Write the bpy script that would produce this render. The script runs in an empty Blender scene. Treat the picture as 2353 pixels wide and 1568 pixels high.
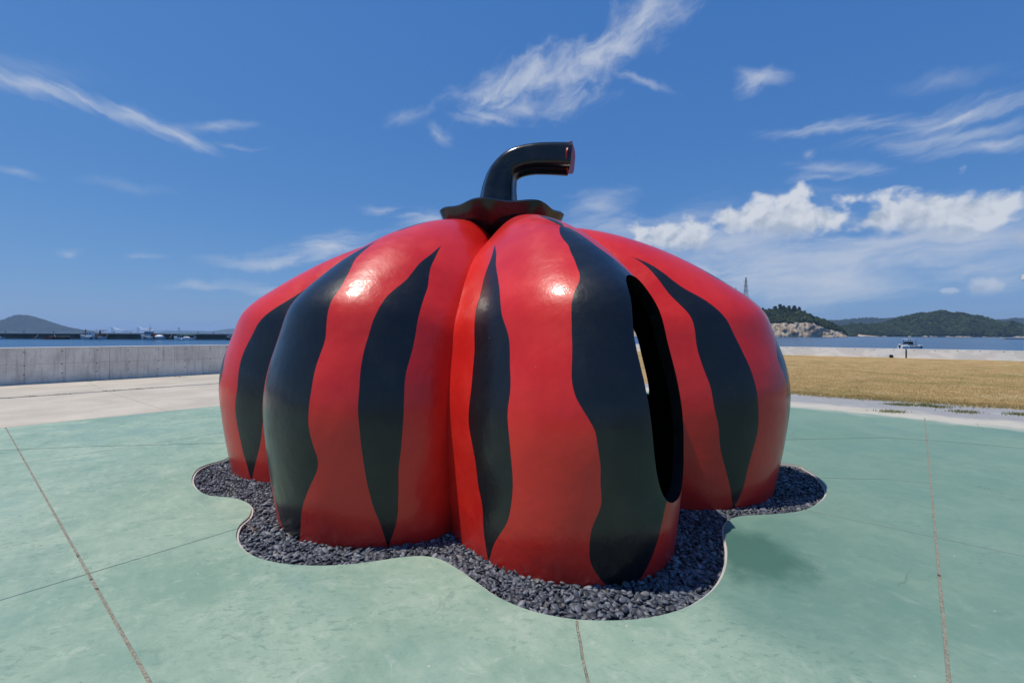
import bpy, bmesh, math, random
import numpy as np
from mathutils import Vector, Matrix, noise as mnoise
random.seed(7); rng = np.random.default_rng(7)
scene = bpy.context.scene
col = scene.collection
R = math.radians

# ------------------------------------------------------------ camera, sky, sun, exposure
F, CX, CY, EYE, ROLL = 1050.0, 1176.0, 766.5, 1.75, 0.0043
SUN_EL, SUN_DIR = 69.0, Vector((-0.985, -0.17))          # plan direction towards the sun
cam_d = bpy.data.cameras.new('camera'); cam = bpy.data.objects.new('camera', cam_d); col.objects.link(cam)
cam_d.sensor_width = 36.0; cam_d.lens = F / 2352 * 36; cam_d.shift_y = (CY - 784) / 2352
cam_d.clip_start = 0.05; cam_d.clip_end = 60000
_c, _s = math.cos(ROLL), math.sin(ROLL)
cam.matrix_world = Matrix(((_c, -_s, 0, 0), (0, 0, -1, 0), (_s, _c, 0, EYE), (0, 0, 0, 1)))
scene.camera = cam
scene.view_settings.view_transform = 'Standard'; scene.view_settings.look = 'None'
scene.view_settings.gamma = 1.0; scene.view_settings.exposure = 0.0
scene.view_settings.use_curve_mapping = False

def ray(px, py):
    a, b = (px - CX) / F, (CY - py) / F
    return Vector((a * _c - b * _s, 1.0, a * _s + b * _c))
def G(px, py, z=0.0):                                   # pixel (of a 2352 wide picture) -> point on level z
    d = ray(px, py); t = (z - EYE) / d.z
    return Vector((d.x * t, d.y * t))
def AT(px, py, Y):                                      # pixel at depth Y
    d = ray(px, py); return Vector((d.x * Y, Y, EYE + d.z * Y))
def azel(px, py):
    d = ray(px, py).normalized(); return Vector((math.atan2(d.x, d.y), math.asin(d.z)))

# ------------------------------------------------------------ node helpers
class NT:
    def __init__(s, tree): s.t = tree
    def n(s, typ, **kw):
        nd = s.t.nodes.new(typ)
        ins = kw.pop('i', {})
        for k, v in kw.items(): setattr(nd, k, v)
        for k, v in ins.items():
            if isinstance(v, bpy.types.NodeSocket): s.t.links.new(v, nd.inputs[k])
            else: nd.inputs[k].default_value = v
        return nd
    def m(s, op, a, b=0.0, c=0.0, clamp=False):
        return s.n('ShaderNodeMath', operation=op, use_clamp=clamp, i={0: a, 1: b, 2: c}).outputs[0]
    def noise(s, vec, scale, detail=4, rough=.55, dist=0.0):
        return s.n('ShaderNodeTexNoise', i={'Vector': vec, 'Scale': scale, 'Detail': detail, 'Roughness': rough, 'Distortion': dist}).outputs[0]
    def ss(s, v, lo, hi, a=0.0, b=1.0):
        return s.n('ShaderNodeMapRange', interpolation_type='SMOOTHSTEP', i={'Value': v, 'From Min': lo, 'From Max': hi, 'To Min': a, 'To Max': b}).outputs[0]
    def mix(s, f, a, b):
        nd = s.t.nodes.new('ShaderNodeMix'); nd.data_type = 'RGBA'
        for k, v in ((0, f), (6, a), (7, b)):
            if isinstance(v, bpy.types.NodeSocket): s.t.links.new(v, nd.inputs[k])
            else: nd.inputs[k].default_value = v if k == 0 else ((*v, 1) if len(v) == 3 else v)
        return nd.outputs[2]
    def xyz(s, v):
        o = s.n('ShaderNodeSeparateXYZ', i={0: v}).outputs; return o[0], o[1], o[2]
    def scale(s, v, sc):
        return s.n('ShaderNodeVectorMath', operation='MULTIPLY', i={0: v, 1: sc}).outputs[0]

# ---- world
world = bpy.data.worlds.new('World'); scene.world = world; world.use_nodes = True
wt = world.node_tree; wt.nodes.clear(); W = NT(wt)
SKY_STR = 0.1
sky = W.n('ShaderNodeTexSky', sky_type='NISHITA', sun_disc=False, sun_elevation=R(SUN_EL),
          sun_rotation=math.atan2(SUN_DIR.x, SUN_DIR.y), altitude=0, air_density=1.0, dust_density=0.4, ozone_density=2.5)
tc = W.n('ShaderNodeTexCoord').outputs['Generated']
x, y, z = W.xyz(tc)
az = W.m('ARCTAN2', x, y); el = W.m('ARCSINE', z)
AE = W.n('ShaderNodeCombineXYZ', i={0: az, 1: el, 2: 0.0}).outputs[0]
_r, _g, _b = W.xyz(W.scale(sky.outputs[0], (SKY_STR, SKY_STR, SKY_STR)))
skyc = W.n('ShaderNodeCombineXYZ', i={k_: W.m('MULTIPLY', W.m('POWER', c_, g_), q_ / SKY_STR) for k_, (c_, g_, q_) in enumerate(((_r, .86, .347), (_g, .577, .461), (_b, .35, .70)))}).outputs[0]
# (x1,y1,x2,y2 long axis end points; half width px; opacity; grain family)
CIRRUS = [(-200, 100, 260, 235, 30, .85, 0), (60, 175, 330, 275, 30, .85, 0), (190, 225, 420, 315, 30, .95, 0), (290, 270, 520, 350, 24, .90, 0), (360, 300, 620, 268, 17, .55, 2), (440, 325, 640, 335, 10, .45, 2), (-40, 370, 130, 418, 13, .40, 0), (-200, 60, 280, 200, 40, .22, 0), (120, 410, 420, 445, 16, .18, 0),
          (1010, 240, 1300, 130, 52, 1.0, 1), (1080, 215, 1420, 120, 62, .75, 1), (1020, 275, 1400, 215, 48, .85, 1), (1030, 255, 1200, 295, 26, .8, 0), (1240, 190, 1500, 70, 56, 1.0, 1), (1370, 150, 1580, -60, 74, 1.0, 1), (1410, 140, 1570, 222, 15, .7, 0), (870, 290, 1010, 245, 22, .45, 1), (1000, 270, 1040, 340, 17, .6, 0),
          (1690, 235, 1770, 150, 34, .9, 1), (1670, 170, 1840, 185, 24, .6, 0), (1700, 335, 2130, 262, 17, .75, 2), (1950, 290, 2420, 215, 36, 1.0, 2), (1930, 335, 2420, 265, 34, .75, 2), (2100, 345, 2460, 300, 26, .85, 2), (1990, 205, 2330, 150, 26, .35, 2), (1770, 395, 2070, 385, 22, .65, 2), (1800, 425, 1960, 408, 12, .55, 2), (1840, 370, 1890, 350, 16, .5, 1),
          (440, 605, 760, 585, 20, .95, 2), (600, 595, 900, 548, 34, .95, 2), (340, 668, 560, 655, 14, .5, 2), (480, 655, 780, 645, 22, .5, 2), (820, 493, 930, 487, 13, .7, 2), (880, 525, 1060, 500, 30, .8, 2), (280, 578, 400, 588, 11, .45, 0), (130, 580, 200, 577, 12, .5, 2),
          (1240, 500, 1480, 450, 46, .95, 3), (1240, 520, 1600, 540, 46, .7, 3), (1300, 575, 2050, 540, 105, .95, 3), (1800, 545, 2700, 560, 105, .95, 3), (1340, 640, 2280, 648, 62, .95, 3), (1450, 595, 2350, 605, 75, .85, 3), (1700, 690, 2100, 676, 16, .4, 2), (1950, 480, 2420, 470, 40, .5, 3), (2180, 662, 2420, 655, 26, .4, 2),
          (2500, 420, 3300, 250, 120, .6, 2), (-900, 420, -250, 330, 60, .6, 0), (-800, 640, -150, 600, 45, .5, 2)]
CUMULUS = [(1460, 545, 1650, 545, 44, .95), (1640, 505, 1960, 505, 56, 1.0), (1960, 492, 2350, 508, 66, .95), (2225, 662, 2310, 656, 22, .5), (2150, 672, 2195, 668, 9, .4)]
def local(c, V_):
    p1, p2 = azel(c[0], c[1]), azel(c[2], c[3])
    mid = Vector(((c[0] + c[2]) / 2, (c[1] + c[3]) / 2)); ax = Vector((c[2] - c[0], c[3] - c[1])).normalized()
    q = azel(mid.x - ax.y * c[4], mid.y + ax.x * c[4]); m0 = azel(*mid)
    d = p2 - p1
    return W.n('ShaderNodeMapping', vector_type='TEXTURE', i={'Vector': V_, 'Location': (m0.x, m0.y, 0),
               'Rotation': (0, 0, math.atan2(d.y, d.x)), 'Scale': (d.length / 2, max((q - m0).length, .004), 1)}).outputs[0]
def vadd(a, b): return W.n('ShaderNodeVectorMath', operation='ADD', i={0: a, 1: b}).outputs[0]
def cen(v, sc): return W.scale(W.n('ShaderNodeVectorMath', operation='SUBTRACT', i={0: v, 1: (.5, .5, .5)}).outputs[0], (sc, sc * .7, 0))
warp = cen(W.n('ShaderNodeTexNoise', i={'Vector': AE, 'Scale': 6.0, 'Detail': 2, 'Roughness': .55}).outputs[1], .09)
warp2 = cen(W.n('ShaderNodeTexNoise', i={'Vector': AE, 'Scale': 34.0, 'Detail': 3, 'Roughness': .6}).outputs[1], .022)
AW = vadd(AE, vadd(warp, warp2))
def grain(ang, seed, sx, sy):
    r_ = W.n('ShaderNodeMapping', i={'Vector': vadd(AE, vadd(W.scale(warp, (.6, .6, 0)), W.scale(warp2, (.8, .8, 0)))), 'Rotation': (0, 0, R(ang)), 'Location': (seed, seed * .7, 0), 'Scale': (1, 1, 1)}).outputs[0]
    return W.noise(W.scale(r_, (sx, sy, 0)), 1.0, 6, .62, .35)
FIBRE = [grain(19, 3.1, 6, 40), grain(-28, 11.7, 13, 27), grain(-9, 23.9, 8, 44), grain(-2, 41.3, 5, 20)]
dens = None
for k, c in enumerate(CIRRUS):
    r = W.n('ShaderNodeVectorMath', operation='LENGTH', i={0: local(c, AW)}).outputs['Value']
    v = W.m('MULTIPLY_ADD', FIBRE[c[6]], 1.9, W.m('SUBTRACT', .0, r))
    dk = W.m('MULTIPLY', W.ss(v, -.15, 1.5), c[5])
    dens = dk if dens is None else W.m('SUBTRACT', W.m('ADD', dens, dk), W.m('MULTIPLY', dens, dk))
skyc = W.mix(W.m('MULTIPLY', dens, .88), skyc, (5.7, 6.2, 7.1))
AC = vadd(AE, vadd(W.scale(warp, (.25, .25, 0)), W.scale(warp2, (.7, .7, 0))))
puff = W.noise(W.scale(AE, (1, 1.15, 0)), 21, 6, .5, .2)
puff2 = W.noise(W.scale(vadd(AE, (.006, -.011, 0)), (1, 1.15, 0)), 21, 6, .5, .2)
for k, c in enumerate(CUMULUS):
    p = local(c, AC)
    r = W.n('ShaderNodeVectorMath', operation='LENGTH', i={0: p}).outputs['Value']
    px_, py_, _ = W.xyz(p)
    v = W.m('MULTIPLY_ADD', puff, 2.3, W.m('SUBTRACT', .0, r))
    dk = W.m('MULTIPLY', W.m('MULTIPLY', W.ss(v, -.02, .5), W.ss(py_, -1.05, -.1)), c[5])
    lit = W.m('ADD', W.ss(py_, -.9, .55), W.m('MULTIPLY', W.m('SUBTRACT', puff, puff2), 4.5), clamp=True)
    skyc = W.mix(dk, skyc, W.mix(lit, (4.0, 4.7, 5.8), (6.4, 6.8, 7.5)))
world.cycles.sampling_method = 'MANUAL'; world.cycles.sample_map_resolution = 256
bg = W.n('ShaderNodeBackground', i={'Color': skyc, 'Strength': SKY_STR})
wo = W.n('ShaderNodeOutputWorld'); wt.links.new(bg.outputs[0], wo.inputs[0])

# ---- sun
sun_d = bpy.data.lights.new('sun', 'SUN'); sun_d.energy = 3.8; sun_d.angle = R(.53); sun_d.color = (1.0, .925, .81)
sun = bpy.data.objects.new('sun', sun_d); col.objects.link(sun)
sv = Vector((SUN_DIR.x * math.cos(R(SUN_EL)), SUN_DIR.y * math.cos(R(SUN_EL)), math.sin(R(SUN_EL))))
sun.rotation_euler = sv.to_track_quat('Z', 'Y').to_euler()

# ------------------------------------------------------------ objects helpers
def tag(o, label=None, cat=None, group=None, kind=None):
    if label: o['label'] = label
    if cat: o['category'] = cat
    if group: o['group'] = group
    if kind: o['kind'] = kind
    return o
def empty(name, loc, rz=0.0, **kw):
    o = bpy.data.objects.new(name, None); col.objects.link(o); o.empty_display_size = .2
    o.location = loc; o.rotation_euler.z = rz
    return tag(o, **kw)
def link(name, me, mats, parent=None, **kw):
    o = bpy.data.objects.new(name, me); col.objects.link(o)
    for m_ in (mats if isinstance(mats, (list, tuple)) else [mats]):
        if m_.name not in [q.name for q in me.materials if q]: me.materials.append(m_)
    if parent: o.parent = parent
    return tag(o, **kw)
def from_bm(name, bm, mats, parent=None, smooth=False, **kw):
    me = bpy.data.meshes.new(name)
    bmesh.ops.recalc_face_normals(bm, faces=bm.faces)
    bm.to_mesh(me); bm.free()
    if smooth:
        me.polygons.foreach_set('use_smooth', [True] * len(me.polygons))
        me.set_sharp_from_angle(angle=R(38))
    return link(name, me, mats, parent, **kw)
def np_mesh(name, verts, tris, smooth=True, attrs=None):
    me = bpy.data.meshes.new(name); nv, nf = len(verts), len(tris); k = tris.shape[1]
    me.vertices.add(nv); me.vertices.foreach_set('co', np.asarray(verts, np.float32).ravel())
    me.loops.add(nf * k); me.loops.foreach_set('vertex_index', np.asarray(tris, np.int32).ravel())
    me.polygons.add(nf); me.polygons.foreach_set('loop_start', np.arange(0, nf * k, k, dtype=np.int32))
    me.polygons.foreach_set('use_smooth', np.full(nf, smooth))
    for an, vals in (attrs or {}).items():
        at = me.attributes.new(an, 'FLOAT', 'POINT'); at.data.foreach_set('value', np.asarray(vals, np.float32))
    me.update(); me.validate()
    return me
def box(bm, lo, hi, bev=0.0, M=None):
    m = Matrix.Translation([(a + b) / 2 for a, b in zip(lo, hi)]) @ Matrix.Diagonal([abs(b - a) for a, b in zip(lo, hi)] + [1])
    if M: m = M @ m
    r = bmesh.ops.create_cube(bm, size=1, matrix=m)
    if bev:
        es = list({e for v in r['verts'] for e in v.link_edges})
        bmesh.ops.bevel(bm, geom=es, offset=bev, segments=2, affect='EDGES', profile=.7)
def tube(bm, pts, rad, seg=8, cap=True):
    pts = [Vector(p) for p in pts]; rads = rad if isinstance(rad, (list, tuple)) else [rad] * len(pts)
    rings = []; up = None
    for i, p in enumerate(pts):
        t = (pts[min(i + 1, len(pts) - 1)] - pts[max(i - 1, 0)]).normalized()
        if up is None: up = Vector((0, 0, 1)) if abs(t.z) < .9 else Vector((1, 0, 0))
        a = (up - t * up.dot(t)).normalized(); up = a; b = t.cross(a)
        rings.append([bm.verts.new(p + (a * math.cos(q) + b * math.sin(q)) * rads[i]) for q in [2 * math.pi * j / seg for j in range(seg)]])
    for r1, r2 in zip(rings, rings[1:]):
        for j in range(seg): bm.faces.new((r1[j], r1[(j + 1) % seg], r2[(j + 1) % seg], r2[j]))
    if cap: bm.faces.new(rings[0][::-1]); bm.faces.new(rings[-1])
def prism(bm, pts, z0, z1):
    lo = [bm.verts.new((p[0], p[1], z0)) for p in pts]; hi = [bm.verts.new((p[0], p[1], z1)) for p in pts]; n = len(pts)
    bm.faces.new(hi); bm.faces.new(lo[::-1])
    for i in range(n): bm.faces.new((lo[i], lo[(i + 1) % n], hi[(i + 1) % n], hi[i]))
def boolean(me, cutter_me, op='DIFFERENCE'):
    a = bpy.data.objects.new('tmp_a', me); b = bpy.data.objects.new('tmp_b', cutter_me)
    col.objects.link(a); col.objects.link(b)
    md = a.modifiers.new('b', 'BOOLEAN'); md.operation = op; md.object = b; md.solver = 'EXACT'
    dg = bpy.context.evaluated_depsgraph_get(); dg.update()
    out = bpy.data.meshes.new_from_object(a.evaluated_get(dg))
    bpy.data.objects.remove(a); bpy.data.objects.remove(b)
    return out
def copy_tree(o, parent=None):
    c = o.copy(); col.objects.link(c)
    if parent: c.parent = parent
    for ch in list(o.children): copy_tree(ch, c)
    return c

# ------------------------------------------------------------ materials
def mat(name, build, rough=.8, spec=.3, coat=0.0, coat_r=.1, metal=0.0):
    m = bpy.data.materials.new(name); m.use_nodes = True
    N = NT(m.node_tree); b = m.node_tree.nodes['Principled BSDF']
    b.inputs['Roughness'].default_value = rough; b.inputs['Specular IOR Level'].default_value = spec
    b.inputs['Coat Weight'].default_value = coat; b.inputs['Coat Roughness'].default_value = coat_r
    b.inputs['Metallic'].default_value = metal
    N.pos = N.n('ShaderNodeNewGeometry').outputs['Position']
    N.obj = N.n('ShaderNodeTexCoord').outputs['Object']
    N.b = b
    def setc(c): m.node_tree.links.new(c, b.inputs['Base Color'])
    def bump(hgt, strength=.3, dist=.01):
        nd = N.n('ShaderNodeBump', i={'Height': hgt, 'Strength': strength, 'Distance': dist}); m.node_tree.links.new(nd.outputs[0], b.inputs['Normal']); return nd
    N.setc, N.bump = setc, bump
    N.rough = lambda s: m.node_tree.links.new(s, b.inputs['Roughness'])
    build(N); return m
def plain(name, c, var=.25, sc=6.0, **kw):
    def f(N):
        n = N.noise(N.pos, sc, 5, .6)
        lo = [v * (1 - var) for v in c]; hi = [min(v * (1 + var), .95) for v in c]
        N.setc(N.mix(N.ss(n, .3, .7), lo, hi)); N.bump(N.noise(N.pos, sc * 8, 3), .15, .01)
    return mat(name, f, **kw)
def attr(N, name): return N.n('ShaderNodeAttribute', attribute_name=name).outputs['Fac']

STAIN = G(1720, 1268); RE1, RE2 = G(1840, 931.6), G(2351, 982.5)
def line_dist(N, p, q, pos):            # signed distance from plan line p-q
    d = (q - p).normalized(); nx, ny = -d.y, d.x
    X, Y, _ = N.xyz(pos)
    return N.m('ADD', N.m('MULTIPLY', X, nx), N.m('MULTIPLY_ADD', Y, ny, -(nx * p.x + ny * p.y)))
def vadd2(N, P, n): return N.n('ShaderNodeVectorMath', operation='ADD', i={0: P, 1: N.n('ShaderNodeCombineXYZ', i={0: n, 1: n, 2: 0.0}).outputs[0]}).outputs[0]
def f_green(N):
    P = N.pos
    big = N.noise(P, .45, 4, .55); mid = N.noise(P, 1.7, 6, .62, .6)
    brush = N.noise(N.scale(N.n('ShaderNodeMapping', i={'Vector': P, 'Rotation': (0, 0, .85)}).outputs[0], (1.1, 6.0, 1)), 2.2, 6, .65, .5)
    fine = N.noise(P, 55, 4, .7)
    v = N.m('ADD', N.m('MULTIPLY', big, .42), N.m('MULTIPLY_ADD', mid, .36, N.m('MULTIPLY_ADD', brush, .13, N.m('MULTIPLY', N.noise(P, 7.5, 6, .7, .4), .20))))
    c = N.mix(N.ss(v, .40, .70), (.20, .32, .245), (.37, .47, .365))
    mot = N.noise(N.scale(P, (1, 1.8, 1)), 13, 7, .75, .6)
    c = N.mix(N.m('MULTIPLY', N.m('MULTIPLY', N.ss(mot, .5, .7), N.ss(N.noise(P, .9, 4, .6), .36, .6)), .8), c, (.11, .205, .175))
    c = N.mix(N.m('MULTIPLY', N.ss(N.noise(P, 5.5, 7, .72, .8), .53, .68), .45), c, (.45, .53, .43))
    c = N.mix(N.m('MULTIPLY', N.ss(N.noise(P, 3.2, 7, .75, 1.0), .56, .7), .5), c, (.13, .22, .185))
    c = N.mix(N.m('MULTIPLY', N.ss(N.noise(P, .8, 5, .6, .4), .5, .72), .5), c, (.175, .31, .29))
    c = N.mix(N.m('MULTIPLY', N.ss(N.noise(N.scale(P, (1, 1, 1)), 2.6, 7, .7, 1.2), .58, .8), .55), c, (.42, .53, .44))
    c = N.mix(N.m('MULTIPLY', N.ss(fine, .35, .75), .16), c, (.14, .26, .22))
    X0, Y0, _ = N.xyz(P)
    wl_ = N.m('ADD', X0, N.m('MULTIPLY', N.m('SUBTRACT', N.noise(P, .5, 5, .6, .5), .5), 3.0))
    c = N.mix(N.ss(wl_, .3, 3.6, 0.0, .68), c, (.125, .235, .185))   # darker towards the lawn side: weathering, plus lens vignetting put into the colour
    # specks, chips
    vo = N.n('ShaderNodeTexVoronoi', i={'Vector': P, 'Scale': 9.0, 'Randomness': 1.0}).outputs['Distance']
    c = N.mix(N.m('MULTIPLY', N.ss(vo, .05, .02), N.ss(N.noise(P, 3.1, 2), .5, .62)), c, (.06, .08, .07))
    vo2 = N.n('ShaderNodeTexVoronoi', i={'Vector': N.n('ShaderNodeVectorMath', operation='ADD', i={0: P, 1: (3.3, 8.1, 0)}).outputs[0], 'Scale': 4.0}).outputs['Distance']
    c = N.mix(N.m('MULTIPLY', N.ss(vo2, .035, .018), .7), c, (.6, .6, .54))
    # damp algae stain beside the bed, with shape of its own
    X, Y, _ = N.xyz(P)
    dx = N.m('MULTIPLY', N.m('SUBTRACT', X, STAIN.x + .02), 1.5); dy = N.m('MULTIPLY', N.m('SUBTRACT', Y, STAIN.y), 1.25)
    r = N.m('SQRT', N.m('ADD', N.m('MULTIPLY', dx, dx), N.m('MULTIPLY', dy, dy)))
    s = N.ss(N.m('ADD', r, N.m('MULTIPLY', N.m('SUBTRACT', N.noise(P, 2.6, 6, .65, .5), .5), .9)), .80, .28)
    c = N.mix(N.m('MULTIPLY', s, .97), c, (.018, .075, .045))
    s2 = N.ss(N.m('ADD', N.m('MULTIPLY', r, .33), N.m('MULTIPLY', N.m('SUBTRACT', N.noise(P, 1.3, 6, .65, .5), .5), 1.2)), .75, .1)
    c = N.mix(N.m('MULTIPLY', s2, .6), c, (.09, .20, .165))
    # worn, sandy margin towards the lawn
    d = line_dist(N, RE1, RE2, P)
    wv = N.m('ADD', d, N.m('MULTIPLY', N.m('SUBTRACT', N.noise(P, 1.1, 6, .65, .3), .5), 1.6))
    c = N.mix(N.ss(wv, -.75, .05), c, (.50, .48, .40))
    ck = N.n('ShaderNodeTexVoronoi', feature='DISTANCE_TO_EDGE', i={'Vector': vadd2(N, P, N.noise(P, 3, 5, .7)), 'Scale': .42}).outputs['Distance']
    c = N.mix(N.m('MULTIPLY', N.m('MULTIPLY', N.ss(ck, .0035, .001), N.ss(N.noise(P, .6, 2), .5, .56)), .6), c, (.10, .13, .11))   # hairline cracks
    N.setc(c)
    N.rough(N.ss(mid, .3, .8, .62, .85))
    N.bump(N.m('ADD', N.noise(P, 38, 5, .7), N.m('MULTIPLY', N.noise(P, 6, 4), .8)), .22, .006)
M_green = mat('green_concrete', f_green, spec=.25)
def f_conc(base, dark, sc=1.0, streak=False):
    def f(N):
        P = N.pos
        n = N.noise(P, 1.2 * sc, 6, .6, .3); n2 = N.noise(P, 14 * sc, 5, .65)
        c = N.mix(N.ss(n, .3, .75), dark, base)
        c = N.mix(N.m('MULTIPLY', N.ss(n2, .45, .8), .35), c, [v * .62 for v in base])
        if streak:
            st = N.noise(N.scale(P, (5.0, 5.0, .55)), 1.6, 7, .74, .3)
            c = N.mix(N.m('MULTIPLY', N.ss(st, .46, .72), .7), c, [v * .42 for v in base])
            c = N.mix(N.m('MULTIPLY', N.ss(N.noise(P, 26, 5, .75), .5, .75), .45), c, [v * .5 for v in base])
            bl = N.noise(P, .7, 5, .65, .8); c = N.mix(N.m('MULTIPLY', N.ss(bl, .52, .66), .45), c, [v * .62 for v in base])
        if streak:
            zz = N.m('ADD', N.xyz(P)[2], N.m('MULTIPLY', N.m('SUBTRACT', N.noise(P, 2.0, 4, .6), .5), .05))
            c = N.mix(N.m('MULTIPLY', N.ss(N.m('ABSOLUTE', N.m('SUBTRACT', zz, .66)), .016, .004), .45), c, [v * .45 for v in base])
        N.setc(c); N.bump(N.m('ADD', n2, N.m('MULTIPLY', N.noise(P, 70 * sc, 3), .6)), .3, .006)
    return f
M_cream = mat('cream_concrete', f_conc((.58, .52, .425), (.46, .41, .335), .6), spec=.2)
M_conc = mat('bare_concrete', f_conc((.55, .54, .51), (.42, .41, .38)), spec=.2)
M_wall = mat('weathered_wall_concrete', f_conc((.86, .80, .70), (.66, .61, .53), 1.0, True), spec=.2)
M_cap = mat('clean_wall_concrete', f_conc((.72, .71, .68), (.62, .61, .58)), spec=.2)
def f_wwall(N):
    P = N.pos
    n = N.noise(N.scale(P, (1, 1, 2.2)), .55, 6, .62, .5)
    c = N.mix(N.ss(n, .47, .56), (.80, .79, .76), (.92, .91, .88))
    c = N.mix(N.m('MULTIPLY', N.ss(N.noise(P, 4, 5, .65), .5, .8), .3), c, (.5, .49, .46))
    N.setc(c); N.bump(N.noise(P, 30, 4), .2, .005)
M_wwall = mat('pale_wall_concrete', f_wwall, spec=.2)
M_jointbed = plain('dark_joint_mortar', (.045, .045, .04), .4, 20)  # near-black mortar colour for joint bottoms, saw cuts and bed floor
def f_filler(N):
    P = N.pos; vo = N.n('ShaderNodeTexVoronoi', i={'Vector': P, 'Scale': 110.0})
    c = N.mix(N.ss(N.noise(P, 70, 4, .7), .3, .7), (.155, .15, .115), (.36, .35, .275))
    c = N.mix(N.ss(N.noise(P, 9, 5, .7), .6, .66), c, (.06, .05, .04))
    N.setc(c); N.bump(vo.outputs['Distance'], .8, .006)
M_filler = mat('gritty_joint_filler', f_filler)
M_earth = plain('earth', (.17, .14, .10), .3, 1.5)
def f_lawn(N):
    P = N.pos
    big = N.noise(P, .33, 6, .68, .8); mid = N.noise(N.scale(P, (1, 1.6, 1)), 1.1, 6, .68); fine = N.noise(P, 24, 5, .75)
    c = N.mix(N.ss(mid, .3, .7), (.37, .24, .10), (.55, .385, .18))
    c = N.mix(N.m('MULTIPLY', N.ss(big, .50, .64), .75), c, (.25, .22, .075))
    c = N.mix(N.m('MULTIPLY', N.ss(N.noise(P, .5, 6, .7, .5), .55, .68), .6), c, (.60, .49, .28))
    c = N.mix(N.m('MULTIPLY', N.ss(fine, .4, .75), .6), c, (.20, .145, .06))
    N.setc(c); N.bump(fine, 1.0, .03)
M_lawn = mat('dry_lawn', f_lawn, rough=.9, spec=.1)
def f_blade(N):
    t = attr(N, 'tint')
    r = N.n('ShaderNodeValToRGB', i={0: t}); e = r.color_ramp
    e.elements[0].color = (.32, .24, .10, 1); e.elements[1].color = (.62, .49, .25, 1)
    k = e.elements.new(.62); k.color = (.47, .325, .145, 1); k = e.elements.new(.9); k.color = (.57, .41, .20, 1); k = e.elements.new(.05); k.color = (.10, .14, .03, 1); k = e.elements.new(.14); k.color=(.2,.19,.06,1)
    N.setc(r.outputs[0])
M_blade = mat('dry_grass_blade', f_blade, rough=.7, spec=.15)
def f_tuft(N): N.setc(N.mix(attr(N, 'tint'), (.06, .10, .02), (.25, .24, .08)))
M_tuft = mat('weed_blade', f_tuft, rough=.7, spec=.15)
GB1, GB2 = G(1837, 903.5), G(2351, 937.5)
def f_band(N):
    P = N.pos; d = line_dist(N, RE1, RE2, P)
    w = N.m('ADD', d, N.m('MULTIPLY', N.m('SUBTRACT', N.noise(P, .8, 6, .65, .5), .5), 2.6))
    c = N.mix(N.ss(w, .35, 1.1), (.55, .52, .44), (.33, .335, .34))
    c = N.mix(N.m('MULTIPLY', N.ss(N.noise(P, 1.7, 6, .7, .4), .5, .72), .5), c, (.5, .49, .46))
    c = N.mix(N.m('MULTIPLY', N.ss(N.noise(P, 30, 5, .75), .45, .75), .55), c, (.22, .21, .2))
    c = N.mix(N.m('MULTIPLY', N.ss(N.noise(P, .9, 5, .6), .55, .7), .35), c, (.45, .40, .28))
    N.setc(c); N.bump(N.noise(P, 45, 5, .75), .8, .015)
M_band = mat('compacted_gravel', f_band, rough=.9, spec=.15)
def f_pebble(N):
    t = attr(N, 'tint'); r = N.n('ShaderNodeValToRGB', i={0: t}); e = r.color_ramp
    e.elements[0].color = (.026, .031, .042, 1); e.elements[1].color = (.30, .30, .29, 1)
    for p_, c_ in ((.45, (.058, .066, .084)), (.8, (.13, .145, .175)), (.93, (.25, .265, .29)), (.97, (.16, .15, .13))):
        k = e.elements.new(p_); k.color = (*c_, 1)
    c = N.mix(N.m('MULTIPLY', N.ss(N.noise(N.pos, 160, 4, .7), .4, .8), .5), r.outputs[0], (.10, .11, .135))
    N.setc(c); N.bump(N.noise(N.pos, 220, 4), .25, .003)
M_pebble = mat('dark_pebble', f_pebble, rough=.48, spec=.4)

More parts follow.
